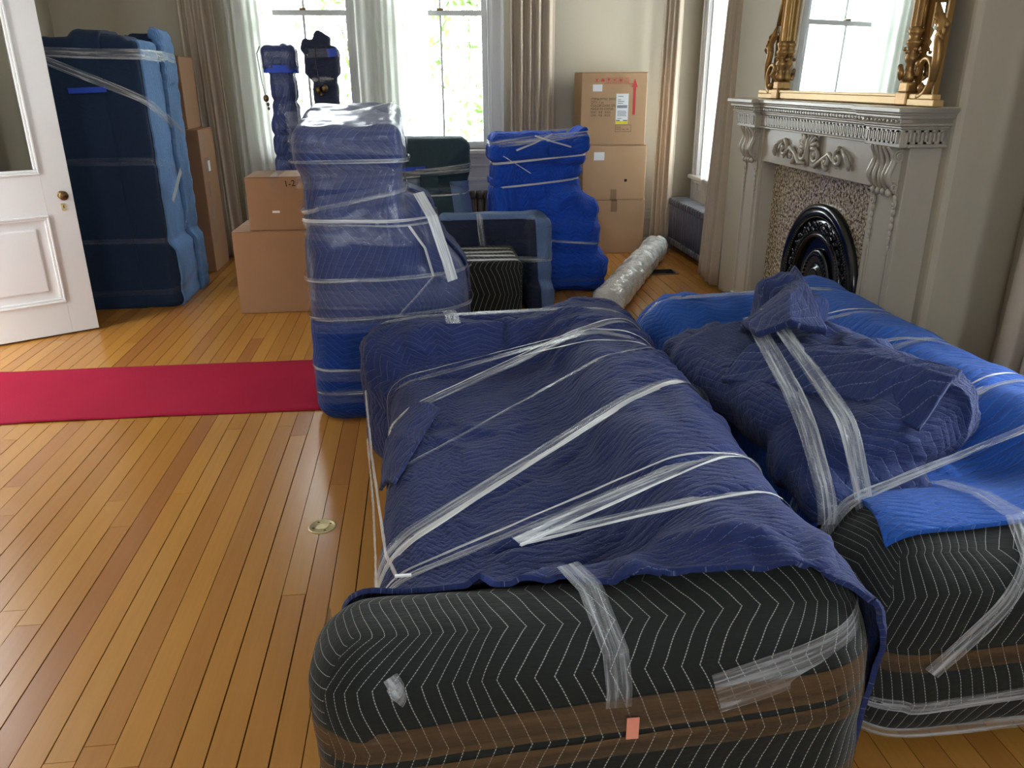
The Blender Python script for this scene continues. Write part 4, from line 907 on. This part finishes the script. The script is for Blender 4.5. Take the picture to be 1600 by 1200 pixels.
fl = layer('blanket_flap', Vb, F, UV, .022, [((1.5, 1.56, .55), (-.06, 1, .1)), ((1.075, 1.6, .5), (1, -.25, 0)), ((1.5, 2.0, .5), (0, -1, 0))], M['royal'], s2, thick=.014); fl['label'] = 'bright blue blanket edge laid over the black end'
TC = Vn+vnormals(Vn, F)*.010
for i, (a, b_, w) in enumerate(T2):
    p, n = vplane(a, b_); tape('tape_strand', TC, F, p, n, w, M['film'], s2, off=.004, wob=.35)
    if i in (1, 3): tape('tape_strand', TC, F, p+np.array((0, .04, 0)), n, .008, M['bright_film'], s2, off=.005, wob=.4)
strip('packing_tape_piece', [(1.36, 1.80, on(Vb, 1.36, 1.80, .03)), (1.38, 1.66, on(Vb, 1.38, 1.66, .034)), (1.40, 1.55, on(Vb, 1.40, 1.55, .034)), (1.40, front(Vb, 1.40, .48)-.006, .48)], [Z3, Z3, (0, -.4, 1), (0, -1, .2)], .06, M['film'], s2)
kp = lambda P: (P[:, 1] < 2.0)
tape('tape_band', Vb, F, (1, 1.5, .27), (-.05, .02, 1), .06, M['tan'], s2, off=.003, keep=kp, label='tan packing tape round the black end')
tape('tape_band', Vb, F, (1, 1.5, .15), (-.10, .02, 1), .035, M['film'], s2, off=.003, keep=kp)
tape('tape_band', Vb, F, (1, 1.5, .055), (-.03, .02, 1), .055, M['film'], s2, off=.003, keep=kp)
tape('tape_band', Vb, F, (1.25, 1.5, .36), (-.95, .1, .75), .055, M['film'], s2, off=.006, keep=lambda P: (P[:, 1] < 1.6) & (P[:, 2] > .25))

# --- loose bundle on the right sofa --------------------------------
bn = empty('blanket_bundle', (0, 0, 0), 0, 'navy quilted blanket bundle tied with two clear tape bands, lying on the bright blue sofa', 'bundle')
B3 = [((.97, 1.86, .52), (1.50, 2.84, .76), .10, (0, -17, 12)), ((1.26, 2.70, .64), (1.48, 2.95, .86), .06, (12, 8, 15)), ((1.34, 2.80, .78), (1.42, 2.90, .90), .03, (0, 0, 15)), ((1.26, 1.96, .50), (1.51, 2.32, .73), .11, (0, 0, 10)), ((1.0, 1.76, .46), (1.36, 2.1, .60), .06, (8, 0, 0)), ((.93, 2.66, .50), (1.24, 2.95, .68), .07, (0, -8, 20))]
T3 = [((1.11, 2.3, .6), (.98, -.17, .10), .055), ((1.185, 2.3, .6), (.98, -.13, .12), .05)]
V, F, UV = wrap((.86, 1.68, .44), (1.72, 3.02, 1.0), .0135, B3, k=.05, core=((1.15, 2.1, .54), (1.40, 2.6, .60))); V = smooth(V, F, 1)
V = buckle(V, F, amt=(.07, .07, .06), hi=.028, lo=-.006, seed=.012, sf=5, it=45, pinch=.012, planes=T3)
V = folds(V, F, .016, (1, 1.6, 1), 7, 4)
skin('bundled_blanket', V, F, UV, M['navy_x'], bn)
rows = [[], [], [], []]
for k in range(9):
    t = k/8; x, y = 1.10+.36*t, 2.47-.54*t
    for r_, (dx, dz) in enumerate(((.012, .048), (-.03, .050), (-.09, .030), (-.17, .004))): rows[r_].append((x+dx*.86, y+dx*.5, on(V, x+dx*.86, y+dx*.5, dz)-(.0 if 0 < k < 8 else .02)))
rows = [[(p[0], p[1], sum(q[2] for q in r_[max(0, i_-1):i_+2])/len(r_[max(0, i_-1):i_+2])) for i_, p in enumerate(r_)] for r_ in rows]
sheet('folded_flap', rows, M['navy_x'], bn, thick=.018)
sheet('folded_corner', [[(1.13, 2.72, .70), (1.33, 2.86, .84), (1.405, 2.88, .93)], [(1.10, 2.60, .80), (1.27, 2.62, .89), (1.40, 2.74, .89)], [(1.10, 2.47, .80), (1.19, 2.42, .85), (1.29, 2.36, .83)]], M['navy_x'], bn, thick=.02)
for k, (r_, th) in enumerate(((.062, .018), (.036, .015), (.014, .012))):
    m = MB(); c = Vector((1.485, 1.985, .645)); m.tube([c+Vector((.35*r_*math.sin(a)*1.2+.01*k, -r_*math.cos(a)*.7-.012*(3-k)*.5, r_*1.15*math.sin(a+.4))) for a in [2*PI*j/18 for j in range(15+k)]], [th*(.8+.3*math.sin(j*.9)) for j in range(15+k)], 8); m.build('rolled_edge', M['navy_x'], bn, True)
for p, n, w in T3: tape('tape_band', smooth(V, F, 6)+vnormals(V, F)*.044, F, p, n, w, M['film'], bn, off=.004, wob=.15, keep=lambda P: (P[:, 1] < 2.66) & (P[:, 2] > .5))

# --- tall wrapped armchair ----------------------------------------
ac = empty('wrapped_armchair', (0, 0, 0), 0, 'tall armchair wrapped in slate blue blanket and shiny stretch film, beside the cardboard boxes', 'armchair')
B4 = [((-.55, 3.79, .02), (-.10, 4.48, 1.36), .08), ((-.57, 3.76, 1.25), (-.09, 4.50, 1.45), .055, (7, 0, 0)), ((-.55, 3.78, .02), (.02, 4.5, 1.0), .16), ((-.5, 3.80, .10), (.21, 4.5, .84), .22), ((-.12, 3.95, .5), (.10, 4.45, 1.08), .12, (0, -18, 0)), ((-.54, 3.76, .02), (.10, 4.50, .30), .06)]
V, F, UV = wrap((-.62, 3.70, 0), (.27, 4.60, 1.54), .017, B4, k=.07, core=((-.38, 4.0, .3), (-.25, 4.3, 1.2))); V = smooth(V, F, 2)
bands = [(1.20, .10, .03), (1.03, .09, -.16), (.93, .07, .06), (.66, .10, .02), (.50, .06, 0), (.24, .05, .03), (.12, .05, 0)]
V = buckle(V, F, amt=(.06, .045, .015), hi=.015, lo=-.005, seed=.006, sf=7, it=40, pinch=.003, planes=[((-.3, 4, z), (s_, 0, 1), w*.5) for z, w, s_ in bands], seedvec=(1.5, 1, .7))
V = folds(V, F, .010, (1.4, 1.4, .8), 8, 4)
skin('slate_blanket', V, F, UV, M['slate'], ac)['label'] = 'slate blue quilted blanket'
layer('blue_base_blanket', V, F, UV, .010, [((0, 4, .50), (0, 0, -1)), ((-.21, 4, .3), (-1, 0, 0))], M['royal_dk'], ac, thick=.01, rough=.004)['label'] = 'deep blue quilted blanket round the base'
layer('blue_base_blanket', V, F, UV, .010, [((0, 4, .43), (-.1, 0, -1)), ((-.12, 4, .3), (1, 0, 0))], M['royal_dk'], ac, thick=.01, rough=.004)['label'] = 'deep blue quilted blanket round the base'
layer('blue_arm_blanket', V, F, UV, .012, [((-.02, 4, 1.0), (1, .2, .35)), ((0, 4.12, .9), (0, 1, .0)), ((0, 4, 1.12), (.3, 0, -1))], M['navy'], ac, thick=.01, rough=.01)
TC = V+vnormals(V, F)*.013
for z, w, s_ in bands: tape('stretch_film_band', TC, F, (-.3, 4, z), (s_, .02, 1), w*1.6, M['film_soft'], ac, off=.005, wob=.2, crumple=.003); tape('stretch_film_band', TC, F, (-.3, 4, z+w*.55), (s_-.03, .02, 1), .014, M['film'], ac, off=.008, wob=.5)
tape('stretch_film_band', TC, F, (-.3, 4, 1.36), (0, .02, 1), .16, M['film_soft'], ac, off=.004, wob=.2, crumple=.003)
tape('film_rope', TC, F, (-.3, 4, .98), (.02, .05, 1), .012, M['bright_film'], ac, off=.008, wob=.3)
strip('film_rope', [(-.07, 3.745, .97), (.0, 3.77, .86), (.035, 3.78, .72)], [(0, -1, .2)]*3, .012, M['bright_film'], ac)
strip('film_rope', [(.035, 3.775, .72), (-.06, 3.755, .62), (-.14, 3.75, .54), (-.20, 3.75, .47)], [(0, -1, .1)]*4, .010, M['film'], ac)
strip('tape_band', [(-.02, 3.90, 1.10), (.04, 3.80, 1.0), (.10, 3.775, .80), (.125, 3.765, .70)], [(.3, -.8, .5)]*4, .055, M['bright_film'], ac)
strip('tape_strand', [(-.52, 3.80, 1.44), (-.3, 4.0, 1.468), (-.12, 4.3, 1.50)], [Z3]*3, .018, M['bright_film'], ac)
strip('tape_strand', [(-.13, 3.9, 1.455), (-.14, 4.1, 1.478), (-.13, 4.35, 1.50)], [Z3]*3, .02, M['film'], ac)

# --- dark teal chair behind ----------------------------------------
tc = empty('wrapped_chair', (0, 0, 0), 0, 'dark teal wrapped wingback chair in front of the window, behind the tall slate armchair', 'chair')
B5 = [((-.22, 6.42, .02), (.36, 6.78, 1.16), .06), ((-.2, 5.98, .02), (.44, 6.75, .42), .10), ((.06, 6.2, .3), (.38, 6.75, .82), .08, (0, -14, 0)), ((-.22, 6.38, .86), (.37, 6.8, 1.17), .07)]
V, F, UV = wrap((-.3, 5.9, 0), (.56, 6.86, 1.22), .022, B5, k=.06, core=((0, 6.3, .2), (.12, 6.6, .9))); V = smooth(V, F, 1)
V = buckle(V, F, amt=(.05, .05, .03), hi=.018, seed=.008, sf=7, it=40, planes=[((0, 0, .93), (.12, 0, 1), .06), ((0, 0, .80), (.1, 0, 1), .05)])
skin('teal_blanket', V, F, UV, M['teal'], tc)
layer('side_blanket', V, F, UV, .008, [((.24, 6.5, .6), (1, 0, .1)), ((0, 0, .86), (0, 0, -1))], M['steel'], tc, thick=.01)['label'] = 'lighter blue quilted blanket on the side'
tape('tape_band', V, F, (0, 6.5, .945), (-.10, 0, 1), .07, M['film'], tc, off=.01); tape('tape_band', V, F, (0, 6.5, .80), (-.06, 0, 1), .05, M['film_soft'], tc, off=.01); tape('tape_strand', V, F, (0, 6.5, .77), (-.06, 0, 1), .012, M['bright_film'], tc, off=.012)
strip('blue_masking_tape', [(-.2, 6.36, .955), (.03, 6.36, .97)], [(0, -1, 0)]*2, .028, M['bluetape'], tc)

# --- low slate chair with black cushion -----------------------------
lc = empty('wrapped_chair', (0, 0, 0), 0, 'low steel blue wrapped chair with a black cushion crossed by clear tape', 'chair')
B6 = [((.12, 5.80, .02), (.86, 5.95, .68), .04), ((.74, 5.62, .02), (.90, 5.95, .67), .05), ((.72, 5.50, .02), (.90, 5.95, .22), .05)]
V, F, UV = wrap((.05, 5.40, 0), (.98, 6.02, .74), .018, B6, k=.04, core=((.5, 5.84, .1), (.8, 5.9, .5)))
V = buckle(V, F, amt=(.06, .06, .05), hi=.02, seed=.009, sf=7, it=40, planes=[((0, 0, .36), (0, 0, 1), .03)])
skin('charcoal_blanket', V, F, UV, M['charcoal'], lc)['label'] = 'dark charcoal blanket on the back panel'
layer('side_blanket', V, F, UV, .010, [((.80, 5.8, .4), (1, 0, .05))], M['steel'], lc, thick=.012)['label'] = 'lighter steel blue quilted blanket on the side'
layer('side_blanket', V, F, UV, .010, [((.5, 5.8, .655), (0, .15, 1))], M['steel'], lc, thick=.012)['label'] = 'lighter steel blue quilted blanket over the top edge'
tape('tape_strand', V, F, (0, 5.8, .37), (-.04, .0, 1), .04, M['film'], lc, off=.012)
strip('tape_band', [(.40, 5.785, .70), (.405, 5.77, .60), (.42, 5.765, .47)], [(0, -1, 0)]*3, .045, M['film'], lc)
Bc = [((.02, 5.22, .03), (.64, 5.78, .47), .03)]
V, F, UV = wrap((-.02, 5.18, .0), (.68, 5.82, .5), .02, Bc, k=.03); V = buckle(V, F, amt=(.04, .04, .03), hi=.012, seed=.005, it=25)
skin('black_cushion', V, F, UV, M['black'], lc)['label'] = 'black quilted seat cushion crossed by clear tape'
for y, w in ((5.27, .05), (5.40, .05), (5.53, .05), (5.67, .04)): tape('tape_band', V, F, (.3, y, .4), (.05, 1, 0), w, M['bright_film'], lc, off=.004, keep=lambda P: P[:, 2] > .40)
strip('tape_strand', [(.02, 5.19, .10), (.16, 5.19, .38), (.30, 5.2, .46)], [(0, -1, 0)]*3, .010, M['film'], lc)

# --- bright blue chair ----------------------------------------------
bc = empty('wrapped_chair', (0, 0, 0), 0, 'bright cobalt blue wrapped high-back chair in front of the cardboard box stack', 'chair')
B7 = [((.55, 6.28, .02), (1.22, 6.62, 1.20), .06), ((.53, 6.24, 1.0), (1.25, 6.62, 1.19), .06), ((.60, 6.15, .02), (1.38, 6.9, .58), .10), ((.95, 6.2, .45), (1.36, 6.7, .78), .12, (0, 40, 0)), ((.62, 6.14, .02), (1.45, 6.86, .32), .10), ((1.2, 6.22, 1.1), (1.26, 6.5, 1.25), .02)]
V, F, UV = wrap((.46, 6.04, 0), (1.58, 7.0, 1.30), .019, B7, k=.05, core=((.85, 6.4, .15), (.95, 6.5, 1.0))); V = smooth(V, F, 1)
bl = [((0, 0, 1.09), (-.10, 0, 1), .03), ((0, 0, .94), (-.10, 0, 1), .02), ((0, 0, .76), (-.10, 0, 1), .02), ((0, 0, .44), (.10, 0, 1), .03), ((0, 0, .10), (0, 0, 1), .03)]
V = buckle(V, F, amt=(.10, .10, .08), hi=.045, lo=-.008, seed=.018, sf=6, it=60, pinch=.014, planes=bl, seedvec=(1, 1, .6))
V = folds(V, F, .03, (1, 1, .7), 5, 4)
skin('cobalt_blanket', V, F, UV, M['cobalt'], bc)
layer('overlapping_blanket', V, F, UV, .012, [((.68, 6.4, .5), (-1, 0, -.12)), ((0, 0, .88), (0, 0, -1))], M['cobalt'], bc, thick=.012, rough=.015)
for (p, n, w), nm, mt_ in zip(bl, ('tape_band', 'tape_strand', 'tape_strand', 'tape_strand', 'tape_strand'), ('film', 'bright_film', 'bright_film', 'film', 'film_soft')):
    tape(nm, V, F, (.9, 6.5, p[2]+.09*(n[0] < 0)), n, w*(1.7 if nm == 'tape_band' else .7), M[mt_], bc, off=.012, wob=.3)
strip('tape_strand', [(.72, 6.225, 1.10), (.85, 6.21, 1.15), (1.0, 6.25, 1.215)], [(0, -1, .2)]*3, .014, M['bright_film'], bc)
strip('tape_strand', [(.86, 6.22, 1.205), (1.0, 6.205, 1.16), (1.14, 6.215, 1.12)], [(0, -1, .2)]*3, .012, M['bright_film'], bc)
strip('tape_strand', [(.62, 6.22, 1.06), (.72, 6.21, 1.0), (.83, 6.215, .93)], [(0, -1, 0)]*3, .007, M['bright_film'], bc)

# --- dark wrapped cabinet ------------------------------------------
cb = empty('wrapped_cabinet', (0, 0, 0), 0, 'tall cabinet wrapped in blue-black blankets behind the open white door', 'cabinet')
B8 = [((-2.52, 6.12, .0), (-1.90, 6.92, 1.86), .03), ((-2.06, 6.16, .0), (-1.86, 6.90, .45), .05), ((-2.3, 6.14, 1.7), (-1.97, 6.5, 1.90), .04), ((-2.1, 6.62, 1.6), (-1.90, 6.90, 1.93), .03)]
V, F, UV = wrap((-2.60, 6.04, 0), (-1.80, 7.0, 1.98), .026, B8, k=.05, core=((-2.25, 6.4, .2), (-2.1, 6.6, 1.6)))
pc = [((-2, 6.5, 1.80), (.02, 0, 1), .04), ((-2, 6.5, 1.07), (0, 0, 1), .04), ((-2, 6.5, .50), (0, 0, 1), .03), ((-2, 6.5, .10), (0, 0, 1), .03)]
V = buckle(V, F, amt=(.03, .03, .03), hi=.014, seed=.008, sf=4, it=30, planes=pc, pinch=.006)
skin('dark_blanket', V, F, UV, M['cabblue'], cb)
layer('front_blanket', V, F, UV, .012, [((-2.13, 6.1, .9), (-1, 0, -.02)), ((-2, 6.45, .9), (0, -1, 0))], M['cabblue'], cb, thick=.012, rough=.006)
layer('top_flap', V, F, UV, .026, [((-2.12, 6.1, 1.8), (-1, 0, 0)), ((-2, 6.1, 1.80), (0, 0, 1))], M['cabblue'], cb, thick=.02, rough=.01)
layer('side_blanket', V, F, UV, .014, [((-1.95, 6.20, .9), (1, 0, -.01)), ((-1.9, 6.60, .9), (0, -1, -.05)), ((-1.9, 6.18, .9), (0, 1, 0))], M['cabblue_lit'], cb, thick=.012, rough=.008)['label'] = 'blue felt with painted-in window light on the window side'
layer('side_blanket', V, F, UV, .034, [((-1.95, 6.20, .9), (1, 0, -.01)), ((-1.9, 6.63, .9), (0, 1, .05))], M['cabblue_lit'], cb, thick=.03, rough=.012)['label'] = 'blue felt with painted-in window light on the window side, free edge'
TC = V+vnormals(V, F)*.02
tape('tape_band', TC, F, (-2, 6.5, 1.775), (.02, .02, 1), .06, M['film'], cb, off=.018); tape('tape_band', TC, F, (-2.0, 6.2, 1.50), (.42, .34, 1), .05, M['film'], cb, off=.02, keep=lambda P: (P[:, 1] < 6.96) )
tape('tape_band', TC, F, (-2, 6.3, 1.02), (0, .25, 1), .045, M['film_soft'], cb, off=.02); tape('tape_band', TC, F, (-2, 6.5, .50), (0, .02, 1), .03, M['film_soft'], cb, off=.02); tape('tape_band', TC, F, (-2, 6.2, .16), (0, -.25, 1), .04, M['film_soft'], cb, off=.02)
strip('tape_strand', [(-1.83, 6.2, .78), (-1.81, 6.45, .98)], [(1, 0, 0)]*2, .05, M['bright_film'], cb); strip('tape_strand', [(-1.82, 6.36, .55), (-1.81, 6.50, .72)], [(1, 0, 0)]*2, .02, M['film'], cb)
strip('blue_masking_tape', [(-2.37, 6.085, 1.545), (-2.12, 6.083, 1.555)], [(0, -1, 0)]*2, .036, M['bluetape'], cb)

# --- two slender wrapped lamps -------------------------------------
def chain(root, pts, balls):
    MB().tube(pts, .004, 6).build('pull_chain', M['iron'], root)
    for p, r_ in balls: MB().ball(p, r_, 2, (1, 1, 1.3)).build('chain_bead', M['brass'], root, True)
l1 = empty('wrapped_floor_lamp', (0, 0, 0), 0, 'slender floor lamp wrapped in blue blanket, left of the black one', 'floor lamp')
B9 = [((-1.19, 6.80, 1.66), (-.935, 7.0, 1.86), .05), ((-1.15, 6.80, 1.2), (-.955, 6.98, 1.75), .06), ((-1.17, 6.79, .75), (-.97, 6.99, 1.34), .07), ((-1.20, 6.78, .01), (-.93, 7.02, .30), .08), ((-1.14, 6.82, .1), (-.98, 6.96, 1.3), .06)]
V, F, UV = wrap((-1.25, 6.73, 0), (-.88, 7.07, 1.91), .014, B9, k=.05, core=((-1.09, 6.87, .15), (-1.05, 6.91, 1.75)))
q_ = [((0, 0, z), (.05, 0, 1), .02) for z in (1.40, 1.60, 1.14, .98)]
V = buckle(V, F, amt=(.12, .1, .02), hi=.016, seed=.012, sf=11, it=40, planes=q_, pinch=.012, seedvec=(1.6, 1.6, .25))
skin('blue_blanket', V, F, UV, M['slate'], l1)
for p, n, w in q_: tape('stretch_film_band', V, F, (-1.05, 6.9, p[2]), n, .05, M['film_soft'], l1, off=.003)
tape('blue_masking_tape', V, F, (-1.05, 6.9, 1.685), (.02, 0, 1), .045, M['bluetape'], l1, off=.004); tape('stretch_film_band', V, F, (-1.05, 6.9, 1.78), (0, 0, 1), .08, M['film_soft'], l1, off=.006)
chain(l1, [(-1.19, 6.79, 1.85), (-1.215, 6.78, 1.80), (-1.20, 6.78, 1.6), (-1.185, 6.78, 1.50)], [((-1.18, 6.775, 1.475), .022), ((-1.17, 6.775, 1.43), .012), ((-1.168, 6.775, 1.40), .010)])
l2 = empty('wrapped_floor_lamp', (0, 0, 0), 0, 'slender floor lamp wrapped in black blanket, with a hanging chain, by the window', 'floor lamp')
Ba = [((-.87, 6.80, 1.60), (-.61, 7.0, 1.86), .05), ((-.82, 6.8, 1.2), (-.63, 6.98, 1.7), .05), ((-.88, 6.8, 1.80), (-.80, 6.95, 1.90), .03, (0, 20, 0)), ((-.80, 6.8, 1.80), (-.68, 6.95, 1.95), .03, (0, 30, 0)), ((-.86, 6.78, .01), (-.6, 7.02, .3), .08), ((-.8, 6.82, .1), (-.66, 6.96, 1.3), .06)]
V, F, UV = wrap((-.93, 6.73, 0), (-.55, 7.07, 1.99), .014, Ba, k=.035, core=((-.76, 6.87, .15), (-.72, 6.91, 1.72)))
V = buckle(V, F, amt=(.1, .1, .03), hi=.016, seed=.010, sf=9, it=40, planes=[((0, 0, 1.62), (0, 0, 1), .03)], pinch=.016)
skin('black_blanket', V, F, UV, M['charcoal'], l2)
tape('stretch_film_band', V, F, (-.74, 6.9, 1.62), (0, 0, 1), .05, M['film'], l2, off=.003); tape('stretch_film_band', V, F, (-.74, 6.9, 1.80), (0, 0, 1), .07, M['film_soft'], l2, off=.004)
strip('blue_masking_tape', [(-.685, 6.79, 1.80), (-.615, 6.79, 1.81)], [(0, -1, 0)]*2, .06, M['bluetape'], l2)
chain(l2, [(-.775, 6.775, 1.84), (-.772, 6.77, 1.7), (-.755, 6.775, 1.52)], [((-.775, 6.77, 1.53), .022), ((-.725, 6.77, 1.545), .026), ((-.75, 6.765, 1.50), .012)])

# --- bubble wrapped tube on the floor ------------------------------
tb = empty('wrapped_tube', (1.71, 6.33, 0), math.atan2(7.52-5.3, 2.20-1.16), 'long roll in clear plastic lying on the floor before the cardboard box stack', 'roll')
L_ = 1.15; V, F, UV = wrap((-L_-.08, -.15, 0), (L_+.08, .15, .27), .018, [((-L_, -.11, .003), (L_, .11, .222), .105)], k=.01, core=((-L_+.1, -.005, .10), (L_-.1, .005, .12)))
V = buckle(V, F, amt=(.10, .12, .12), hi=.026, lo=-.004, seed=.012, sf=9, it=40, planes=[((x, 0, 0), (1, .3, 0), .015) for x in (-.85, -.3, .1, .5, .9)], pinch=.012); V[:, 2] = np.maximum(V[:, 2], .001)
skin('plastic_wrap', V, F, UV, M['plastic'], tb)
for x in (-.85, -.3, .1, .5, .9): tape('tape_band', V, F, (x, 0, .1), (1, .3, 0), .05, M['film'], tb, off=.004)
